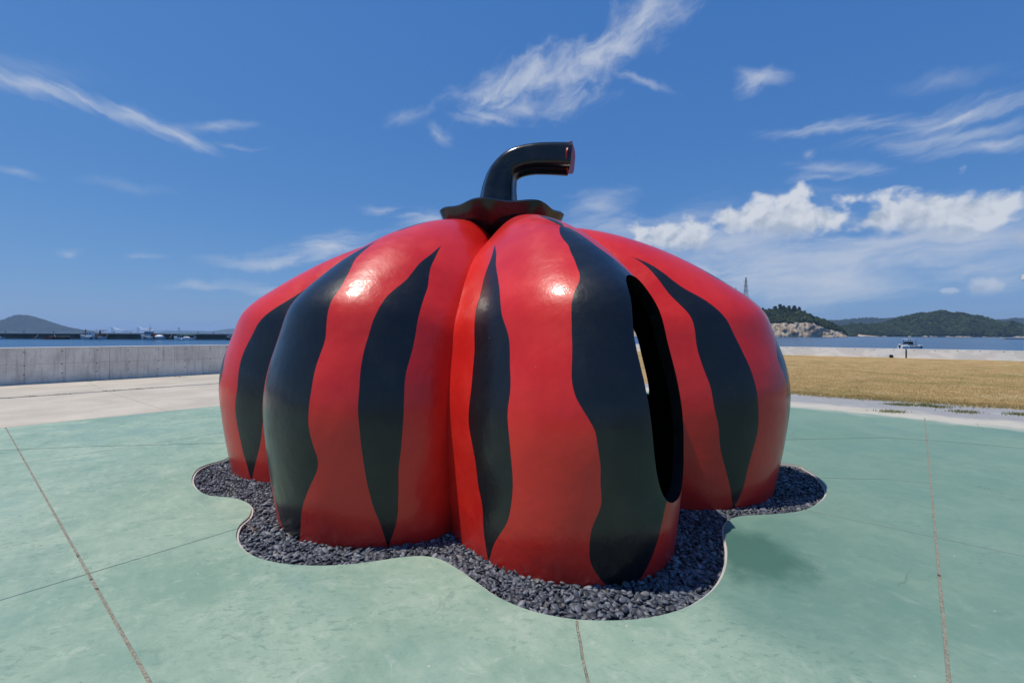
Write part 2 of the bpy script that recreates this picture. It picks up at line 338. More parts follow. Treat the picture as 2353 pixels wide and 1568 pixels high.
# glossy painted gourd: red with broad black bands down each lobe
GROOVES = [-205, -156, -100, -45, 13, 60, 107, 155]
def f_gourd(N):
    X, Y, Z = N.xyz(N.obj)
    a = N.m('MULTIPLY', N.m('ARCTAN2', Y, X), 180 / math.pi)
    a = N.m('MULTIPLY', N.m('FLOORED_MODULO', N.m('ADD', a, 205.0), 360.0), 1 / 360)
    ramp = N.n('ShaderNodeValToRGB', i={0: a}); e = ramp.color_ramp; e.interpolation = 'LINEAR'
    e.elements[0].position = 0.0; e.elements[0].color = (1, 1, 1, 1); e.elements[1].position = 1.0; e.elements[1].color = (1, 1, 1, 1)
    for i in range(7):
        g0, g1 = GROOVES[i], GROOVES[i + 1]
        k = e.elements.new(((g0 + g1) / 2 + 205) / 360); k.color = (0, 0, 0, 1)
        if i < 6: k = e.elements.new((g1 + 205) / 360); k.color = (1, 1, 1, 1)
    d = N.n('ShaderNodeSeparateColor', i={0: ramp.outputs[0]}).outputs[0]
    wob = N.m('MULTIPLY', N.m('SUBTRACT', N.noise(N.obj, 1.1, 1.5, .4), .5), .5)
    t = N.m('MULTIPLY', N.m('SUBTRACT', Z, 1.35), 1 / 1.42)
    w = N.m('MULTIPLY', N.m('SQRT', N.m('MAXIMUM', N.m('SUBTRACT', 1.0, N.m('MULTIPLY', t, t)), 0.0)), .25)
    m1 = N.m('GREATER_THAN', w, N.m('ADD', d, N.m('MULTIPLY', wob, 1.0)))
    t2 = N.m('MULTIPLY', N.m('SUBTRACT', Z, 1.3), 1 / 1.35)
    w2 = N.m('MULTIPLY', N.m('MAXIMUM', N.m('SUBTRACT', 1.0, N.m('MULTIPLY', t2, t2)), 0.0), .115)
    m2 = N.m('GREATER_THAN', w2, N.m('ABSOLUTE', N.m('ADD', N.m('SUBTRACT', d, .66), N.m('MULTIPLY', wob, .4))))
    k = N.m('MAXIMUM', m1, m2)
    red = N.mix(N.ss(N.noise(N.obj, 1.6, 5, .6), .35, .7), (.64, .015, .010), (.74, .026, .016))
    dirt = N.m('MULTIPLY', N.ss(N.noise(N.scale(N.obj, (3, 3, .9)), 2.2, 6, .7), .55, .8), .35)
    red = N.mix(dirt, red, (.45, .02, .025))
    splash = N.m('MULTIPLY', N.ss(N.m('ADD', Z, N.m('MULTIPLY', N.noise(N.obj, 5, 6, .7), -.35)), .12, -.16), .2)
    red = N.mix(splash, red, (.22, .05, .04))
    blk = N.mix(N.m('MULTIPLY', N.ss(N.noise(N.obj, 2.2, 6, .7, .4), .45, .75), .6), (.006, .007, .009), (.018, .020, .024))
    c = N.mix(k, red, blk)
    vo = N.n('ShaderNodeTexVoronoi', i={'Vector': N.obj, 'Scale': 16.0}).outputs['Distance']
    c = N.mix(N.m('MULTIPLY', N.ss(vo, .055, .03), N.ss(N.noise(N.obj, 2.5, 2), .58, .66)), c, (.35, .34, .33))
    N.setc(c)
    N.rough(N.ss(N.noise(N.obj, 3.2, 5, .65), .35, .75, .30, .45))
    bn = N.bump(N.m('ADD', N.noise(N.obj, 2.2, 3, .5), N.m('ADD', N.m('MULTIPLY', N.noise(N.scale(N.obj, (1, 1, .6)), 7.5, 4, .6), .24), N.m('MULTIPLY', N.noise(N.obj, 34, 4, .65), .10))), .45, .03)
    N.t.links.new(bn.outputs[0], N.b.inputs['Coat Normal'])
M_gourd = mat('gloss_red_black_paint', f_gourd, spec=.32, coat=.4, coat_r=.09)
def f_blk(N):
    N.setc(N.mix(N.ss(N.noise(N.obj, 3, 5, .65), .4, .7), (.006, .007, .009), (.018, .02, .024)))
    N.bump(N.m('ADD', N.noise(N.obj, 4, 3), N.m('MULTIPLY', N.noise(N.obj, 35, 4), .2)), .2, .02)
M_black = mat('gloss_black_paint', f_blk, rough=.2, spec=.5)
M_inner = plain('satin_black_lining', (.012, .012, .013), .3, 4, rough=.35)
M_redcap = plain('dark_red_paint', (.36, .012, .018), .15, 9, rough=.35)
M_steel = plain('galvanised_steel', (.36, .37, .38), .25, 9, rough=.45, metal=.7)
M_white = plain('white_paint', (.80, .80, .79), .05, 2, rough=.35)
M_boatw = plain('weathered_white_hull_paint', (.66, .70, .72), .18, .8, rough=.4)
M_boatg = plain('pale_grey_hull_paint', (.36, .42, .47), .18, .8, rough=.45)
M_navy = plain('navy_hull_paint', (.018, .022, .04), .3, .8, rough=.4)
M_glass = plain('dark_cabin_glass', (.03, .05, .06), .2, 1, rough=.08, spec=.6)
M_dark = plain('black_rubber', (.02, .02, .022), .3, 3, rough=.7)
M_rust = plain('rusty_red_paint', (.16, .045, .035), .35, 1.5)
M_green2 = plain('faded_green_paint', (.20, .42, .36), .2, 1.5, rough=.5)
M_blue = plain('blue_tarp', (.06, .20, .38), .25, 2, rough=.6)
M_orange = plain('orange_cloth', (.75, .36, .03), .15, 6)
M_cloth = plain('white_cloth', (.78, .79, .80), .05, 8)
M_trouser = plain('pale_trousers', (.70, .70, .68), .06, 8)
M_skin = plain('skin', (.38, .22, .15), .1, 12, rough=.55)
M_hair = plain('dark_cap', (.03, .03, .035), .2, 12)
M_bwdark = plain('tide_stained_concrete', (.05, .062, .06), .4, .12)
M_rope = plain('mooring_rope', (.42, .40, .34), .2, 8)
M_twig = plain('dry_twig', (.38, .27, .14), .3, 30)

def f_sea(N):
    P = N.pos
    N.setc(N.mix(N.ss(N.noise(P, .012, 4, .55), .35, .7), (.014, .066, .150), (.022, .088, .185)))
    w1 = N.noise(N.scale(P, (.45, 1.0, 1)), .55, 5, .6, .3); w2 = N.noise(N.scale(P, (.3, 1, 1)), .11, 4, .55, .3)
    N.bump(N.m('ADD', N.m('MULTIPLY', w1, .30), N.m('MULTIPLY', w2, 1.0)), .8, 1.6)
M_sea = mat('sea_water', f_sea, rough=.2, spec=.35)
M_sea.node_tree.nodes['Principled BSDF'].inputs['IOR'].default_value = 1.25
def f_hill(N):
    P = N.pos; rk = attr(N, 'rock')
    soil = N.mix(N.ss(N.noise(P, .08, 5, .65), .35, .7), (.014, .028, .010), (.035, .05, .02))
    n = N.noise(N.scale(P, (1, 1, .6)), .09, 7, .7, .4)
    rock = N.mix(N.ss(n, .35, .65), (.30, .20, .125), (.66, .56, .42))
    rock = N.mix(N.ss(N.noise(P, .22, 5, .7), .54, .68), rock, (.15, .10, .07))
    m = N.ss(N.m('ADD', rk, N.m('MULTIPLY', N.m('SUBTRACT', N.noise(P, .06, 6, .7), .5), .7)), .38, .6)
    N.setc(N.mix(m, soil, rock)); N.bump(N.m('ADD', n, N.noise(P, .4, 4)), .9, 3.0)
M_hill = mat('wooded_hillside', f_hill, rough=.9, spec=.1)
def f_leaf(N):
    t = attr(N, 'tint')
    N.setc(N.mix(t, (.010, .022, .008), (.046, .066, .022))); N.bump(N.noise(N.pos, .9, 4), .8, 1.0)
M_leaf = mat('far_foliage', f_leaf, rough=.8, spec=.12)
M_bark = plain('bark', (.12, .09, .065), .3, 2)

# ------------------------------------------------------------ terrain, sea, haze
SEA = -1.85
bm = bmesh.new(); bmesh.ops.create_grid(bm, x_segments=8, y_segments=8, size=13000, matrix=Matrix.Translation((0, 6000, SEA)))
from_bm('sea', bm, M_sea, kind='structure')

wA, wB, wC, wD = G(0, 885.4), G(512, 856.8), G(1803, 815), G(2351, 829.5)
def isect(p, q, a, b):
    d1, d2 = q - p, b - a; den = d1.x * d2.y - d1.y * d2.x
    t = ((a.x - p.x) * d2.y - (a.y - p.y) * d2.x) / den; return p + d1 * t
def atY(p, q, Y): return p + (q - p) * ((Y - p.y) / (q.y - p.y))
CORNER = isect(wA, wB, wC, wD)
uL = (wB - wA).normalized(); uR = (wD - wC).normalized()
nL = Vector((-uL.y, uL.x)); nR = Vector((-uR.y, uR.x))            # pointing seawards
if nL.x > 0: nL = -nL
if nR.y < 0: nR = -nR
TH = .5
offc = isect(wA + nL * TH * .9, wB + nL * TH * .9, wC + nR * TH * .9, wD + nR * TH * .9)
YB = -9.0
bm = bmesh.new()
prism(bm, [atY(wA + nL * TH * .9, wB + nL * TH * .9, -40), (60, -40), atY(wC + nR * TH * .9, wD + nR * TH * .9, 5), offc], SEA - 1.5, -.135)
from_bm('ground', bm, M_earth, kind='structure')

# ------------------------------------------------------------ green slab paving with its joints
P0 = Vector((-.15, 6.35))
E1, E2 = G(0, 982.8), G(505, 931.7)
L1a, L1b = G(15, 985), G(345, 1568); R1a, R1b = G(2125, 970), G(2180, 1568)
K = isect(L1a, L1b, R1a, R1b); APEX = isect(E1, E2, RE1, RE2)
C1a, C1b = G(0, 1378), G(540, 1215); T1a, T1b = G(0, 1071), G(506, 994.5)
RCa, RCb = G(1850, 1170), G(2352, 1277)
Ltop, Lt1, La = isect(L1a, L1b, E1, E2), isect(L1a, L1b, T1a, T1b), isect(L1a, L1b, C1a, C1b)
Rtop, Ra = isect(R1a, R1b, RE1, RE2), isect(R1a, R1b, RCa, RCb)
Rb = isect(R1a, R1b, G(2045, 1101), G(2135, 1109))
J = [G(1324, 1400), G(1325, 1422), G(1327, 1445), G(1334, 1480), G(1338, 1510), G(1352, 1568)]
c1 = C1b + (C1b - La).normalized() * .25; rc = G(1800, 1160); ub = G(1860, 1096)
um = [G(1890, 1097), G(2045, 1101)]
tn, mn = .005, .009                                     # half gaps: saw cuts and filled joints
S = []
S.append([(P0, tn), (c1, tn), (La, mn), (K, .008)] + [(p, .008) for p in J[::-1]])
S.append([(P0, .008)] + [(p, .008) for p in J] + [(K, mn), (Ra, tn), (rc, tn)])
S.append([(P0, tn), (rc, tn), (Ra, mn), (Rb, tn)] + [(p, tn) for p in um[::-1]] + [(ub, tn)])
S.append([(P0, tn), (ub, tn)] + [(p, tn) for p in um] + [(Rb, mn), (Rtop, .001), (APEX, .002), (Ltop, mn), (Lt1, tn), (T1b, tn)])
S.append([(P0, tn), (T1b, tn), (Lt1, mn), (La, tn), (c1, tn)])
Eb, T1bot, C1bot = atY(E1, E2, YB), atY(T1a, T1b, YB), atY(C1a, C1b, YB)
R1e, L1e, RCe, REe = atY(R1a, R1b, YB), atY(L1a, L1b, YB), atY(RCa, RCb, YB), atY(RE1, RE2, YB)
S.append([(Ltop, mn), (Lt1, tn), (T1bot, 0), (Eb, .002)])
S.append([(Lt1, mn), (La, tn), (C1bot, 0), (T1bot, tn)])
S.append([(La, mn), (K, mn), (R1e, 0), (C1bot, tn)])
S.append([(Rtop, mn), (Rb, mn), (Ra, tn), (RCe, 0), (REe, .001)])
S.append([(Ra, mn), (K, mn), (L1e, 0), (RCe, tn)])
S.append([(K, mn), (R1e, 0), (L1e, mn)])
def inset(poly):
    pts = [p for p, _ in poly]; n = len(pts)
    ar = sum(pts[i].x * pts[(i + 1) % n].y - pts[(i + 1) % n].x * pts[i].y for i in range(n))
    sg = 1 if ar > 0 else -1; out = []
    for i in range(n):
        pr, p, nx = pts[i - 1], pts[i], pts[(i + 1) % n]
        d0, d1 = (p - pr).normalized(), (nx - p).normalized()
        n0, n1 = Vector((-d0.y, d0.x)) * sg, Vector((-d1.y, d1.x)) * sg
        g0, g1 = poly[i - 1][1], poly[i][1]
        if abs(d0.x * d1.y - d0.y * d1.x) < .02: out.append(p + n1 * g1)
        else: out.append(isect(pr + n0 * g0, p + n0 * g0, p + n1 * g1, nx + n1 * g1))
    return out if sg > 0 else out[::-1]

# gravel bed outline
BEDPX = [(1822, 1066), (1848, 1075), (1872, 1090), (1890, 1109), (1899, 1130), (1890, 1147), (1862, 1165), (1820, 1176), (1760, 1181), (1705, 1184), (1675, 1193), (1664, 1210), (1666, 1235), (1671, 1265), (1665, 1310), (1640, 1352), (1590, 1388), (1530, 1409), (1470, 1420), (1400, 1424), (1320, 1421), (1240, 1407), (1180, 1387), (1130, 1362), (1085, 1330), (1045, 1302), (1010, 1283), (970, 1276), (920, 1279), (860, 1288), (800, 1295), (720, 1298), (640, 1292), (580, 1275), (552, 1255), (542, 1230), (550, 1205), (572, 1185), (576, 1165), (560, 1150), (530, 1142), (480, 1137), (450, 1122), (440, 1100), (452, 1078), (478, 1065), (515, 1055)]
bed = [G(*p) for p in BEDPX]
# lobe shapes
LEXP = [.76, .70, .98, .80, .76, .76, .76]
CREST = [3.74, 3.02, 3.32, 3.47, 3.40, 3.40, 3.45]; RG = 2.32
PROF = [(-.12, .965), (0, .972), (.5, 1.0), (1.0, 1.018), (1.35, 1.008), (1.7, .975), (2.0, .94), (2.25, .865), (2.5, .775), (2.73, .668), (2.92, .545), (3.05, .425), (3.13, .30), (3.14, .18), (3.08, .10)]
def crest(deg):
    a = (deg + 205) % 360 - 205
    for i in range(7):
        if GROOVES[i] <= a <= GROOVES[i + 1]:
            u = (a - GROOVES[i]) / (GROOVES[i + 1] - GROOVES[i]) * 2 - 1
            bmp = max(math.cos(u * math.pi / 2), 0) ** LEXP[i]
            return RG + (CREST[i] - RG) * bmp, bmp, CREST[i]
def catmull(P, n):
    out = []; L = len(P)
    for i in range(L - 1):
        p0, p1, p2, p3 = [np.array(P[min(max(k, 0), L - 1)], float) for k in (i - 1, i, i + 1, i + 2)]
        for t in np.linspace(0, 1, n, endpoint=False):
            out.append(.5 * (2 * p1 + (p2 - p0) * t + (2 * p0 - 5 * p1 + 4 * p2 - p3) * t ** 2 + (3 * p1 - p0 - 3 * p2 + p3) * t ** 3))
    out.append(np.array(P[-1], float)); return np.array(out)
aend = math.degrees(math.atan2(bed[-1].y - P0.y, bed[-1].x - P0.x)); a0 = math.degrees(math.atan2(bed[0].y - P0.y, bed[0].x - P0.x))
if aend < 0: aend += 360
for k in range(1, 30):
    a = aend + (a0 - aend) * k / 30
    rr = np.mean([crest(a + q)[0] for q in np.linspace(-14, 14, 9)]) * .945 + .55
    bed.append(P0 + Vector((math.cos(R(a)), math.sin(R(a)))) * rr)
bedc = catmull([bed[-2], bed[-1]] + [tuple(p) for p in bed] + [tuple(bed[0]), tuple(bed[1])], 3)[6:-6]
bedpts = [Vector(p) for p in bedc]
if (bedpts[0] - bedpts[-1]).length < 1e-4: bedpts.pop()

pav = empty('pavement', (0, 0, 0), kind='structure')
def cutter():
    b = bmesh.new(); prism(b, bedpts, -.5, .3); bmesh.ops.recalc_face_normals(b, faces=b.faces); me = bpy.data.meshes.new('c'); b.to_mesh(me); b.free(); return me
for k, poly in enumerate(S):
    b = bmesh.new(); prism(b, inset(poly), -.13, 0.0); bmesh.ops.recalc_face_normals(b, faces=b.faces)
    me = bpy.data.meshes.new('slab'); b.to_mesh(me); b.free()
    if k < 5: me = boolean(me, cutter()); me.name = 'slab'
    me.materials.clear(); me.materials.append(M_green); me.materials.append(M_conc)
    for f in me.polygons: f.material_index = 0 if f.normal.z > .5 else 1
    o = bpy.data.objects.new('slab', me); col.objects.link(o); o.parent = pav
# dark bottom of the joints, then the filled main joints
b = bmesh.new(); prism(b, [Eb, REe, APEX], -.133, -.022); jb = bpy.data.meshes.new('joint_bed'); bmesh.ops.recalc_face_normals(b, faces=b.faces); b.to_mesh(jb); b.free()
jb = boolean(jb, cutter()); jb.materials.clear(); link('joint_bed', jb, M_jointbed, pav)
def strip(bm, pts, hw, z0, z1, wob=0.0):
    L = []; Rr = []
    for i, p in enumerate(pts):
        t = (pts[min(i + 1, len(pts) - 1)] - pts[max(i - 1, 0)]).normalized(); n = Vector((-t.y, t.x))
        w = hw * (1 + wob * (random.random() - .5)); L.append(p + n * w); Rr.append(p - n * w)
    prism_pts = L + Rr[::-1]; prism(bm, prism_pts, z0, z1)
def dense(p, q, step=.05):
    n = max(int((q - p).length / step), 1); return [p.lerp(q, i / n) for i in range(n + 1)]
for p, q in ((Ltop, K), (K, L1e), (Rtop, K), (K, R1e)):
    d = (q - p).normalized(); bm = bmesh.new(); strip(bm, dense(p + d * .03, q - d * .03), (.0087), -.021, -.004, .1)
    from_bm('joint_filler', bm, M_filler, pav)
bm = bmesh.new(); jp = []
for p, q in zip(J[1:], J[2:] + [K]): jp += dense(p, q, .02)[:-1]
strip(bm, jp, .0065, -.021, -.006, .7); from_bm('joint_filler', bm, M_filler, pav)
# shallow saw cuts that wander across slabs
for pts, w in (([G(0, 1034), G(204, 1025), G(508, 1017.6), G(640, 1014)], .004), ([G(1790, 1010), G(1900, 1007), G(2040, 1005), G(2200, 1016), G(2420, 1036)], .003)):
    bm = bmesh.new(); dp = []
    for p, q in zip(pts, pts[1:]): dp += dense(p, q, .2)[:-1]
    strip(bm, dp, w, -.003, .002); from_bm('saw_cut', bm, M_jointbed, pav)

# ------------------------------------------------------------ cream concrete apron with drain, left
apron = empty('concrete_apron', (0, 0, 0), kind='structure')
D1, D2 = G(0, 915), G(508, 879.8)
wq1, wq2 = wA, wB
def seg(p1, p2, q1, q2, pa, pb, pc, pd): return inset([(pa, .003), (pb, .003), (pc, .003), (pd, .003)])
jA1, jA2 = G(198, 875), G(239, 896); jB1, jB2 = G(249, 900), G(382, 942.6)
nD = Vector((-(D2 - D1).y, (D2 - D1).x)).normalized(); DW = .075
Dn1, Dn2, Df1, Df2 = D1 - nD * DW, D2 - nD * DW, D1 + nD * DW, D2 + nD * DW
spanE = (E2 - E1).normalized()
def cross_at(p, d, l1, l2): return isect(p, p + d, l1, l2)
dj1, dj2 = (jA2 - jA1), (jB2 - jB1)
far = isect(APEX, APEX + Vector((0, 1)), wq1, wq2)
starts = [-14, -7.2, 0, 6.6, 13.2]
def row(l1, l2, m1, m2, base, dj):
    cuts = []
    for s_ in starts:
        p = base + (l2 - l1).normalized() * s_; cuts.append((isect(p, p + dj, l1, l2), isect(p, p + dj, m1, m2)))
    for a, b in zip(cuts, cuts[1:]):
        yield [a[0], b[0], b[1], a[1]]
for poly in list(row(E1, E2, Dn1, Dn2, jB2, dj2)) + list(row(Df1, Df2, wq1, wq2, jA2, dj1)):
    bm = bmesh.new(); prism(bm, inset([(p, .004) for p in poly]), -.13, .001); from_bm('slab', bm, M_cream, apron)
ja = isect(jB2 + spanE * -14, jB2 + spanE * -14 + dj2, E1, E2)
bm = bmesh.new(); prism(bm, [Eb + Vector((.01, 0)), APEX, isect(APEX, APEX + Vector((-.2, 1)), wq1, wq2), atY(wq1, wq2, YB)], -.132, -.02)
from_bm('joint_bed', bm, M_jointbed, apron)
drain = empty('drain_channel', (*D1.lerp(D2, .5), 0), label='long steel slotted drain set in the cream concrete apron', cat='drain')
dc = D1.lerp(D2, .5); ud = (D2 - D1).normalized(); rz = math.atan2(ud.y, ud.x); drain.rotation_euler.z = rz
Ld = 13.0
for s_ in (-1, 1):
    bm = bmesh.new(); box(bm, (-Ld, s_ * .066 - .006, -.019), (Ld, s_ * .066 + .006, .004)); from_bm('frame_rail', bm, M_steel, drain)
n = int(2 * Ld / .033); v0 = np.array([(-.007, -.059, -.018), (.007, -.059, -.018), (.007, .059, -.018), (-.007, .059, -.018), (-.007, -.059, .002), (.007, -.059, .002), (.007, .059, .002), (-.007, .059, .002)])
q0 = np.array([(0, 3, 2, 1), (4, 5, 6, 7), (0, 1, 5, 4), (1, 2, 6, 5), (2, 3, 7, 6), (3, 0, 4, 7)])
xs = -Ld + .02 + np.arange(n) * .033
V = (v0[None] + np.stack([xs, xs * 0, xs * 0], 1)[:, None]).reshape(-1, 3); Q = (q0[None] + np.arange(n)[:, None, None] * 8).reshape(-1, 4)
link('grating', np_mesh('grating', V, Q, False), M_steel, drain, kind='stuff')

# ------------------------------------------------------------ gravel margin and dry lawn, right
bm = bmesh.new(); e = .02
back = isect(APEX, CORNER, GB1, GB2)
prism(bm, [REe + Vector((.004, 0)), atY(GB1, GB2, YB), back, APEX + Vector((.004, .003))], -.132, -.002)
from_bm('gravel_margin', bm, M_band, kind='structure')
bm = bmesh.new()
lw = [atY(GB1, GB2, YB) + Vector((.003, 0)), atY(wC, wD, YB), CORNER, back + Vector((.002, .002))]
prism(bm, lw, -.132, .004); from_bm('lawn', bm, M_lawn, kind='structure')
# grass blades, thicker towards the viewer
def blades(name, xy, hgt, wid, m_, z=.004, lean=.6, **kw):
    n = len(xy); a = rng.uniform(0, 2 * np.pi, n); h_ = hgt * rng.uniform(.5, 1.3, n); w_ = wid * rng.uniform(.7, 1.4, n)
    la = rng.uniform(0, 2 * np.pi, n); le = rng.uniform(.1, lean, n) * h_
    base = np.column_stack([xy, np.full(n, z)])
    dx = np.column_stack([np.cos(a) * w_, np.sin(a) * w_, np.zeros(n)])
    tip = base + np.column_stack([np.cos(la) * le, np.sin(la) * le, h_])
    V = np.stack([base - dx, base + dx, tip], 1).reshape(-1, 3); T = np.arange(3 * n).reshape(-1, 3)
    t = np.repeat(rng.uniform(0, 1, n), 3)
    return link(name, np_mesh(name, V, T, False, {'tint': t}), m_, **kw)
NB = 150000
d0 = rng.beta(1.0, 2.2, NB)                       # share across from the near edge to the wall
s0 = rng.uniform(0, 1, NB)
nearL, nearR = np.array(GB1.lerp(GB2, -.9)), np.array(GB1.lerp(GB2, 1.6)); farL, farR = np.array(CORNER), np.array(wC.lerp(wD, 1.5))
xy = (nearL + (nearR - nearL) * s0[:, None]) * (1 - d0[:, None]) + (farL + (farR - farL) * s0[:, None]) * d0[:, None]
xy += rng.normal(0, .05, (NB, 2))
lawn_blades = blades('dry_grass', xy, .026, .0045, M_blade, lean=1.6, kind='stuff')
def clumps(cs, n, sp):
    return np.concatenate([np.array(c_) + rng.normal(0, 1, (n, 2)) * np.array(sp) for c_ in cs])
zc = lambda x_, y_: ((2800 + x_ / 2.135) * .6028, (1000 + y_ / 2.135) * .6028)
tuft_c = [G(*zc(x_, y_)) for x_, y_ in ((1300, 1155), (1350, 1160), (1400, 1158), (1500, 1160), (1560, 1165), (1620, 1172), (1670, 1178), (1230, 1212), (1290, 1215), (1850, 1215), (1880, 1218), (2310, 1235), (2340, 1240), (1200, 1120), (1000, 1090))]
blades('weeds', clumps(tuft_c, 130, (.16, .10)), .05, .006, M_tuft, z=-.002, kind='stuff')
edge_c = [tuple(GB1.lerp(GB2, t)) for t in np.linspace(-.5, 1.6, 160)]
edge_c = [(c_[0] + random.gauss(0, .22), c_[1] + random.gauss(0, .22)) for c_ in edge_c for _ in range(3)]
blades('lawn_fringe', clumps(edge_c, 45, (.14, .10)), .04, .006, M_blade, z=-.001, lean=1.3, kind='stuff')
dr_c = [tuple(D1.lerp(D2, t) - nD * .085) for t in (.02, .1, .12, .2, .24, .42, .44, .46, .55, .57, .63, .66)] + [tuple(jA1 + (jA2 - jA1) * .05), tuple(G(182, 874)), tuple(G(412, 866))]
blades('drain_weeds', clumps(dr_c, 26, (.12, .02)), .035, .005, M_tuft, z=.001, kind='stuff')

# ------------------------------------------------------------ sea walls
def along(p, u, px):                              # distance along wall line where the picture column px meets it
    a = (px - CX) / F; return (a * p.y - p.x) / (u.x - a * u.y)
def seawall(name, label, p, u, n, H, seams, m_face, m_top, gaps, base_w=TH):
    root = empty(name, (p.x, p.y, 0), math.atan2(u.y, u.x), label=label, cat='wall')
    sy = 1 if Vector((-u.y, u.x)).dot(n) > 0 else -1
    for k, (a, b) in enumerate(zip(seams, seams[1:])):
        g = gaps.get(k, .002); g2 = gaps.get(k + 1, .002)
        bm = bmesh.new(); y0, y1 = sorted((sy * (.0 + random.uniform(0, .004)), sy * base_w))
        box(bm, (a + g, y0, -.13), (b - g2, y1, H - .03 + 0 * k), .006); from_bm('panel', bm, m_face, root)
        bm = bmesh.new(); y0, y1 = sorted((sy * -.004, sy * (base_w + .004)))
        box(bm, (a + g, y0, H - .029), (b - g2, y1, H), .005); from_bm('coping', bm, m_top, root)
    bm = bmesh.new(); y0, y1 = sorted((sy * .05, sy * (base_w - .01)))
    box(bm, (seams[0] + .1, y0, SEA - 1), (seams[-1] - .1, y1, H - .06)); from_bm('core', bm, M_jointbed, root)
    return root, sy
Lc = (CORNER - wA).length
sm = [along(wA, uL, q) for q in (57, 151, 252, 401.5, 523)]
step = sm[1] - sm[0]
seamsL = [sm[0] - 3 * 3.4, sm[0] - 2 * 3.4, sm[0] - 3.4] + sm
while seamsL[-1] < Lc - 5: seamsL.append(seamsL[-1] + 3.6)
seamsL.append(Lc)
wl, sy = seawall('concrete_seawall', 'grey stained concrete seawall with form tie holes beyond the cream apron', wA, uL, nL, 1.22, seamsL, M_wall, M_cap, {7: .035})
bm = bmesh.new(); th = []
for z_ in (1.08, .62, .33):
    t = seamsL[0] + .3
    while t < Lc - 1:
        c_ = Matrix.Translation((t + random.uniform(-.02, .02), -sy * .001, z_ + random.uniform(-.02, .02))) @ Matrix.Rotation(R(90), 4, 'X') @ Matrix.Diagonal((1.5, .8, 1, 1))
        bmesh.ops.create_cone(bm, cap_ends=True, segments=8, radius1=.018, radius2=.014, depth=.012, matrix=c_); t += .9
from_bm('tie_holes', bm, M_dark, wl, kind='stuff')
Rc_ = (CORNER - wC).length
sj = along(wC, uR, 2081.7)
seamsR = [-Rc_]
k = sj
while k > -Rc_ + 3: k -= 5.6
k += 5.6
while k < 40: seamsR.append(k); k += 5.6
gi = min(range(len(seamsR)), key=lambda i_: abs(seamsR[i_] - sj))
wr, syr = seawall('white_seawall', 'low pale whitewashed seawall beyond the dry lawn', wC, uR, nR, .72, seamsR, M_wwall, M_wwall, {gi: .05}, .45)
bm = bmesh.new()
t = seamsR[0] + .5
while t < 30:
    bmesh.ops.create_cone(bm, cap_ends=True, segments=8, radius1=.022, radius2=.018, depth=.012, matrix=Matrix.Translation((t, -syr * .001, .63)) @ Matrix.Rotation(R(90), 4, 'X') @ Matrix.Diagonal((1.8, 1, 1, 1))); t += 1.2
from_bm('tie_holes', bm, M_dark, wr, kind='stuff')
hx = along(wC, uR, zc(1273, 766)[0])
bm = bmesh.new(); tube(bm, [(hx, syr * .3, .13), (hx, -syr * .05, .12)], .13, 14)
from_bm('drain_pipe', bm, M_dark, wr)

# ------------------------------------------------------------ pebbles
def ico(sub):
    b = bmesh.new(); bmesh.ops.create_icosphere(b, subdivisions=sub, radius=1); b.verts.ensure_lookup_table()
    v = np.array([q.co[:] for q in b.verts]); f = np.array([[q.index for q in p.verts] for p in b.faces]); b.free(); return v, f
def inpoly(pts, poly):
    x_, y_ = pts[:, 0], pts[:, 1]; ins = np.zeros(len(pts), bool); n = len(poly)
    for i in range(n):
        x1, y1 = poly[i]; x2, y2 = poly[(i + 1) % n]
        c_ = (y1 > y_) != (y2 > y_)
        ins ^= c_ & (x_ < (x2 - x1) * (y_ - y1) / (y2 - y1 + 1e-12) + x1)
    return ins
def rotmats(n, tilt):
    a = rng.uniform(0, 2 * np.pi, n); b_ = rng.normal(0, tilt, n); c_ = rng.normal(0, tilt, n)
    ca, sa, cb, sb, cc, sc_ = np.cos(a), np.sin(a), np.cos(b_), np.sin(b_), np.cos(c_), np.sin(c_); Z, O = np.zeros(n), np.ones(n)
    m = lambda *r: np.array(r).reshape(3, 3, n).transpose(2, 0, 1)
    Rz = m(ca, -sa, Z, sa, ca, Z, Z, Z, O); Rx = m(O, Z, Z, Z, cb, -sb, Z, sb, cb); Ry = m(cc, Z, sc_, Z, O, Z, -sc_, Z, cc)
    return Rz @ Rx @ Ry
def scatter(name, tv, tf, pos, scl, rot, m_, jitter=0.0, smooth=True, tint=None, **kw):
    n = len(pos); k = len(tv)
    t = np.repeat(tv[None], n, 0)
    if jitter: t = t * (1 + rng.uniform(-jitter, jitter, (n, k, 1)))
    V = np.einsum('nij,nkj->nki', rot, t * scl[:, None, :]) + pos[:, None, :]
    Fc = (tf[None] + (np.arange(n) * k)[:, None, None]).reshape(-1, 3)
    ti = rng.uniform(0, 1, n) if tint is None else tint
    return link(name, np_mesh(name, V.reshape(-1, 3), Fc, smooth, {'tint': np.repeat(ti, k)}), m_, **kw)
lo, hi = np.min(bedc, 0), np.max(bedc, 0)
def pebble_xy(step):
    gx, gy = np.meshgrid(np.arange(lo[0], hi[0], step), np.arange(lo[1], hi[1], step)); p = np.column_stack([gx.ravel(), gy.ravel()])
    p += rng.uniform(-step * .48, step * .48, p.shape)
    p = p[inpoly(p, bedc)]
    d = p - np.array(P0); rr = np.hypot(d[:, 0], d[:, 1]); an = np.degrees(np.arctan2(d[:, 1], d[:, 0]))
    tab = np.array([crest(q)[0] * .94 for q in np.arange(-180, 180, .5)]); lim = np.interp(an, np.arange(-180, 180, .5), tab, period=360)
    return p[rr > lim - .05]
